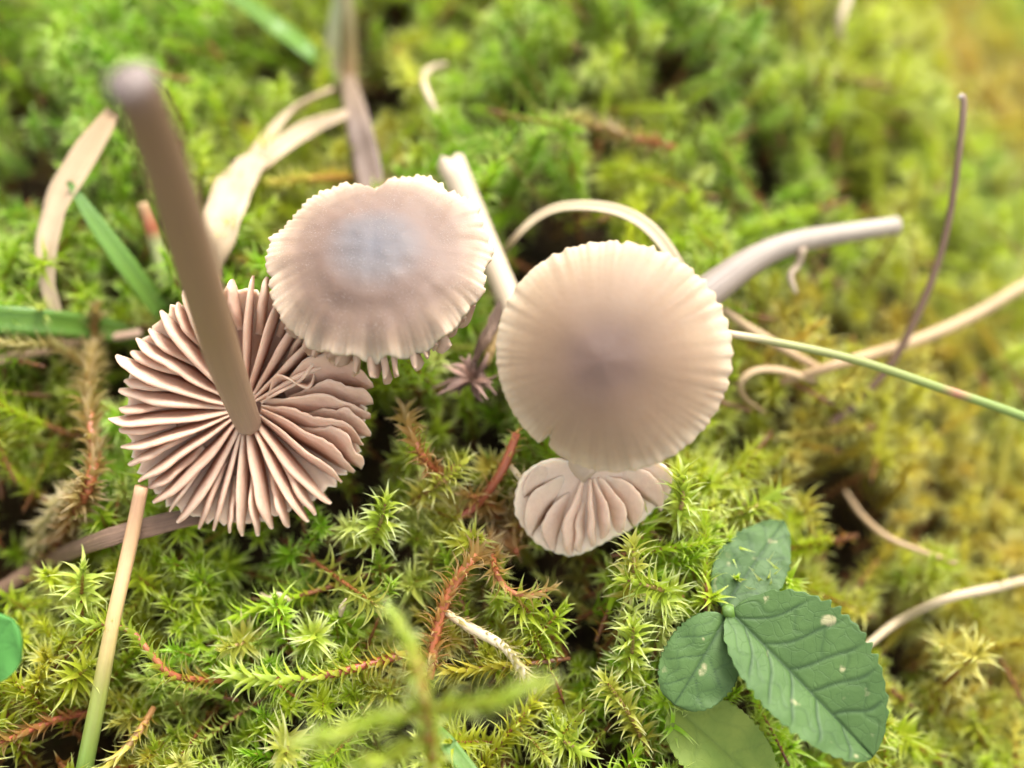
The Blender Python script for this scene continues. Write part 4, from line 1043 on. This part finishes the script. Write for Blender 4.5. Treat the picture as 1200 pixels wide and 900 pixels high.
def moss_carpet():
    col = bpy.data.collections.new('moss shapes')
    NP = 12
    for i in range(NP): col.objects.link(moss_prototype(i))
    x0, x1, y0, y1 = -8.5, 9.5, -5.0, 9.5
    pts = []
    step = 0.155
    xs = np.arange(x0, x1, step); ys = np.arange(y0, y1, step)
    X, Y = np.meshgrid(xs, ys, indexing='ij')
    X = (X + RNG.uniform(-0.5, 0.5, X.shape) * step).ravel(); Y = (Y + RNG.uniform(-0.5, 0.5, Y.shape) * step).ravel()
    n = len(X)
    dip = np.abs(RNG.normal(0, 0.20, n))
    dip = np.where(RNG.random(n) < 0.32, dip + RNG.uniform(0.15, 0.55, n), dip)
    tall = RNG.random(n) < 0.05                    # a few shoots overtop the rest
    dip = np.where(tall, -RNG.uniform(0.05, 0.38, n), dip)
    Z = ztop(X, Y) - dip + 0.08
    lie = RNG.random(n) < 0.22
    tilt = np.where(lie, RNG.uniform(0.7, 1.45, n), np.abs(RNG.normal(0.42, 0.32, n)))
    azi = RNG.uniform(0, 2 * math.pi, n)
    # shoots lean towards the open side, over the hollows
    rot = np.zeros((n, 3))
    keep = np.ones(n, bool)
    dirs = np.stack([np.sin(tilt) * np.cos(azi), np.sin(tilt) * np.sin(azi), np.cos(tilt)], -1)
    tip = np.stack([X, Y, Z], -1)
    for (a, b, rad, dep) in PITS:
        d = np.hypot(X - a, Y - b)
        keep &= ~((d < rad * 1.05) & (RNG.random(n) < 0.95))
    for (c, e1, e2, e3), Rr, lo, hi in CAPS:
        for back in (0.0, 0.2, 0.45, -0.15):
            q = tip - dirs * back - c
            h = q @ e3; r = np.hypot(q @ e1, q @ e2)
            keep &= ~((r < Rr) & (h > lo) & (h < hi))
    # clearings thin the carpet a little everywhere
    keep &= RNG.random(n) < (0.32 + 0.9 * N3(X * 1.7 + 9, Y * 1.7 + 4))
    for i in range(n):
        q = Vector(dirs[i]).to_track_quat('Z', 'Y') @ Matrix.Rotation(RNG.uniform(0, 6.28), 4, 'Z').to_quaternion()
        rot[i] = q.to_euler()
    pidx = RNG.integers(0, NP, n)
    scl = np.where(tall, RNG.uniform(0.75, 1.05, n), RNG.uniform(0.50, 0.98, n))
    # colour: patches of fresh green, yellow green and rust
    px, py, dep = to_px(tip)
    green = np.array([0.310, 0.580, 0.020]); yel = np.array([0.620, 0.670, 0.035]); deep = np.array([0.150, 0.360, 0.045]); rust = np.array([0.58, 0.29, 0.06]); pale = np.array([0.68, 0.70, 0.22])
    a = N4(X * 0.8 + 5, Y * 0.8 + 2); b = N5(X * 1.1 + 1, Y * 1.1 + 8); cN = N2(X * 0.7 + 30, Y * 0.7 + 11)
    wy = np.clip((a - 0.36) * 1.6 + np.clip((X - 0.8) * 0.28, 0, 0.65) + RNG.normal(0.05, 0.15, n), 0, 1)
    tint = green * (1 - wy)[:, None] + yel * wy[:, None]
    far = np.clip((Y - 1.5) / 3.0, 0, 1)
    wd = np.clip((b - 0.52) * 2.2, 0, 0.8) * (0.35 + 0.65 * far) * np.where(X > 3.6, 0.5, 1)
    tint = tint * (1 - wd)[:, None] + deep * wd[:, None]
    wr = np.clip((cN - 0.70) * 2.4 + np.clip((X - 1.8) * 0.16, 0, 0.36) + RNG.normal(0, 0.12, n), 0, 0.8)
    tint = tint * (1 - wr)[:, None] + rust * wr[:, None]
    wp = np.where(RNG.random(n) < 0.16, RNG.uniform(0.3, 0.8, n), 0)
    tint = tint * (1 - wp)[:, None] + pale * wp[:, None]
    wo_ = np.clip((dip - 0.42) * 1.6, 0, 0.7)     # buried shoots are old and brown
    tint = tint * (1 - wo_)[:, None] + np.array([0.24, 0.12, 0.03]) * wo_[:, None]
    for (qx, qy, rad) in [(585, 600, .45), (505, 565, .30), (512, 735, .40), (80, 845, .45), (1000, 600, .55), (950, 540, .5), (930, 340, .5), (870, 345, .35), (460, 775, .3), (1120, 560, .5), (1180, 60, .8), (1050, 250, .4), (700, 160, .35), (100, 470, .3)]:
        g0 = G(qx, qy)
        w_ = 0.85 * np.exp(-((X - g0[0]) ** 2 + (Y - g0[1]) ** 2) / (rad * rad)) * RNG.uniform(0.3, 1.0, n)
        tint = tint * (1 - w_)[:, None] + np.array([0.46, 0.20, 0.06]) * w_[:, None]
    for (qx, qy, rad) in [(905, 130, 1.1), (1150, 215, 0.8), (610, 60, 0.7), (40, 150, 0.9), (840, 40, 0.6)]:
        g0 = G(qx, qy)
        w_ = 0.8 * np.exp(-((X - g0[0]) ** 2 + (Y - g0[1]) ** 2) / (rad * rad)) * RNG.uniform(0.4, 1.0, n)
        tint = tint * (1 - w_)[:, None] + np.array([0.12, 0.36, 0.06]) * w_[:, None]
    for (qx, qy, rad) in [(1010, 590, 0.75), (1120, 470, 0.7), (1180, 640, 0.6), (930, 400, 0.5), (1150, 800, 0.5), (1180, 380, 0.6), (1060, 330, 0.4)]:
        g0 = G(qx, qy)
        w_ = 0.8 * np.exp(-((X - g0[0]) ** 2 + (Y - g0[1]) ** 2) / (rad * rad)) * RNG.uniform(0.1, 1.0, n)
        tint = tint * (1 - w_)[:, None] + np.array([0.66, 0.38, 0.10]) * w_[:, None]
    ok = np.where(keep)[0]
    me = bpy.data.meshes.new('moss')
    me.from_pydata(tip[ok].tolist(), [], [])
    at = me.attributes.new('rot', 'FLOAT_VECTOR', 'POINT'); at.data.foreach_set('vector', rot[ok].astype(np.float32).ravel())
    at = me.attributes.new('tint', 'FLOAT_VECTOR', 'POINT'); at.data.foreach_set('vector', tint[ok].astype(np.float32).ravel())
    at = me.attributes.new('scl', 'FLOAT', 'POINT'); at.data.foreach_set('value', scl[ok].astype(np.float32))
    at = me.attributes.new('pidx', 'INT', 'POINT'); at.data.foreach_set('value', pidx[ok].astype(np.int32))
    ob = lnk(bpy.data.objects.new('moss', me))
    ob['kind'] = 'stuff'
    tag(ob, 'carpet of green and yellow star tipped moss covering the ground', 'moss')
    ng = bpy.data.node_groups.new('moss shoots', 'GeometryNodeTree')
    ng.interface.new_socket('Geometry', in_out='INPUT', socket_type='NodeSocketGeometry')
    ng.interface.new_socket('Geometry', in_out='OUTPUT', socket_type='NodeSocketGeometry')
    gi = ng.nodes.new('NodeGroupInput'); go = ng.nodes.new('NodeGroupOutput')
    iop = ng.nodes.new('GeometryNodeInstanceOnPoints')
    ci = ng.nodes.new('GeometryNodeCollectionInfo'); ci.inputs['Collection'].default_value = col
    ci.inputs['Separate Children'].default_value = True; ci.inputs['Reset Children'].default_value = True
    def na(name, dt):
        x = ng.nodes.new('GeometryNodeInputNamedAttribute'); x.data_type = dt; x.inputs[0].default_value = name
        return x.outputs[0]
    ng.links.new(gi.outputs[0], iop.inputs['Points']); ng.links.new(ci.outputs[0], iop.inputs['Instance'])
    iop.inputs['Pick Instance'].default_value = True
    ng.links.new(na('pidx', 'INT'), iop.inputs['Instance Index'])
    ng.links.new(na('rot', 'FLOAT_VECTOR'), iop.inputs['Rotation'])
    ng.links.new(na('scl', 'FLOAT'), iop.inputs['Scale'])
    ng.links.new(iop.outputs[0], go.inputs[0])
    md = ob.modifiers.new('shoots', 'NODES'); md.node_group = ng
moss_carpet()

for o in scene.objects:
    if '_o' in o: del o['_o']
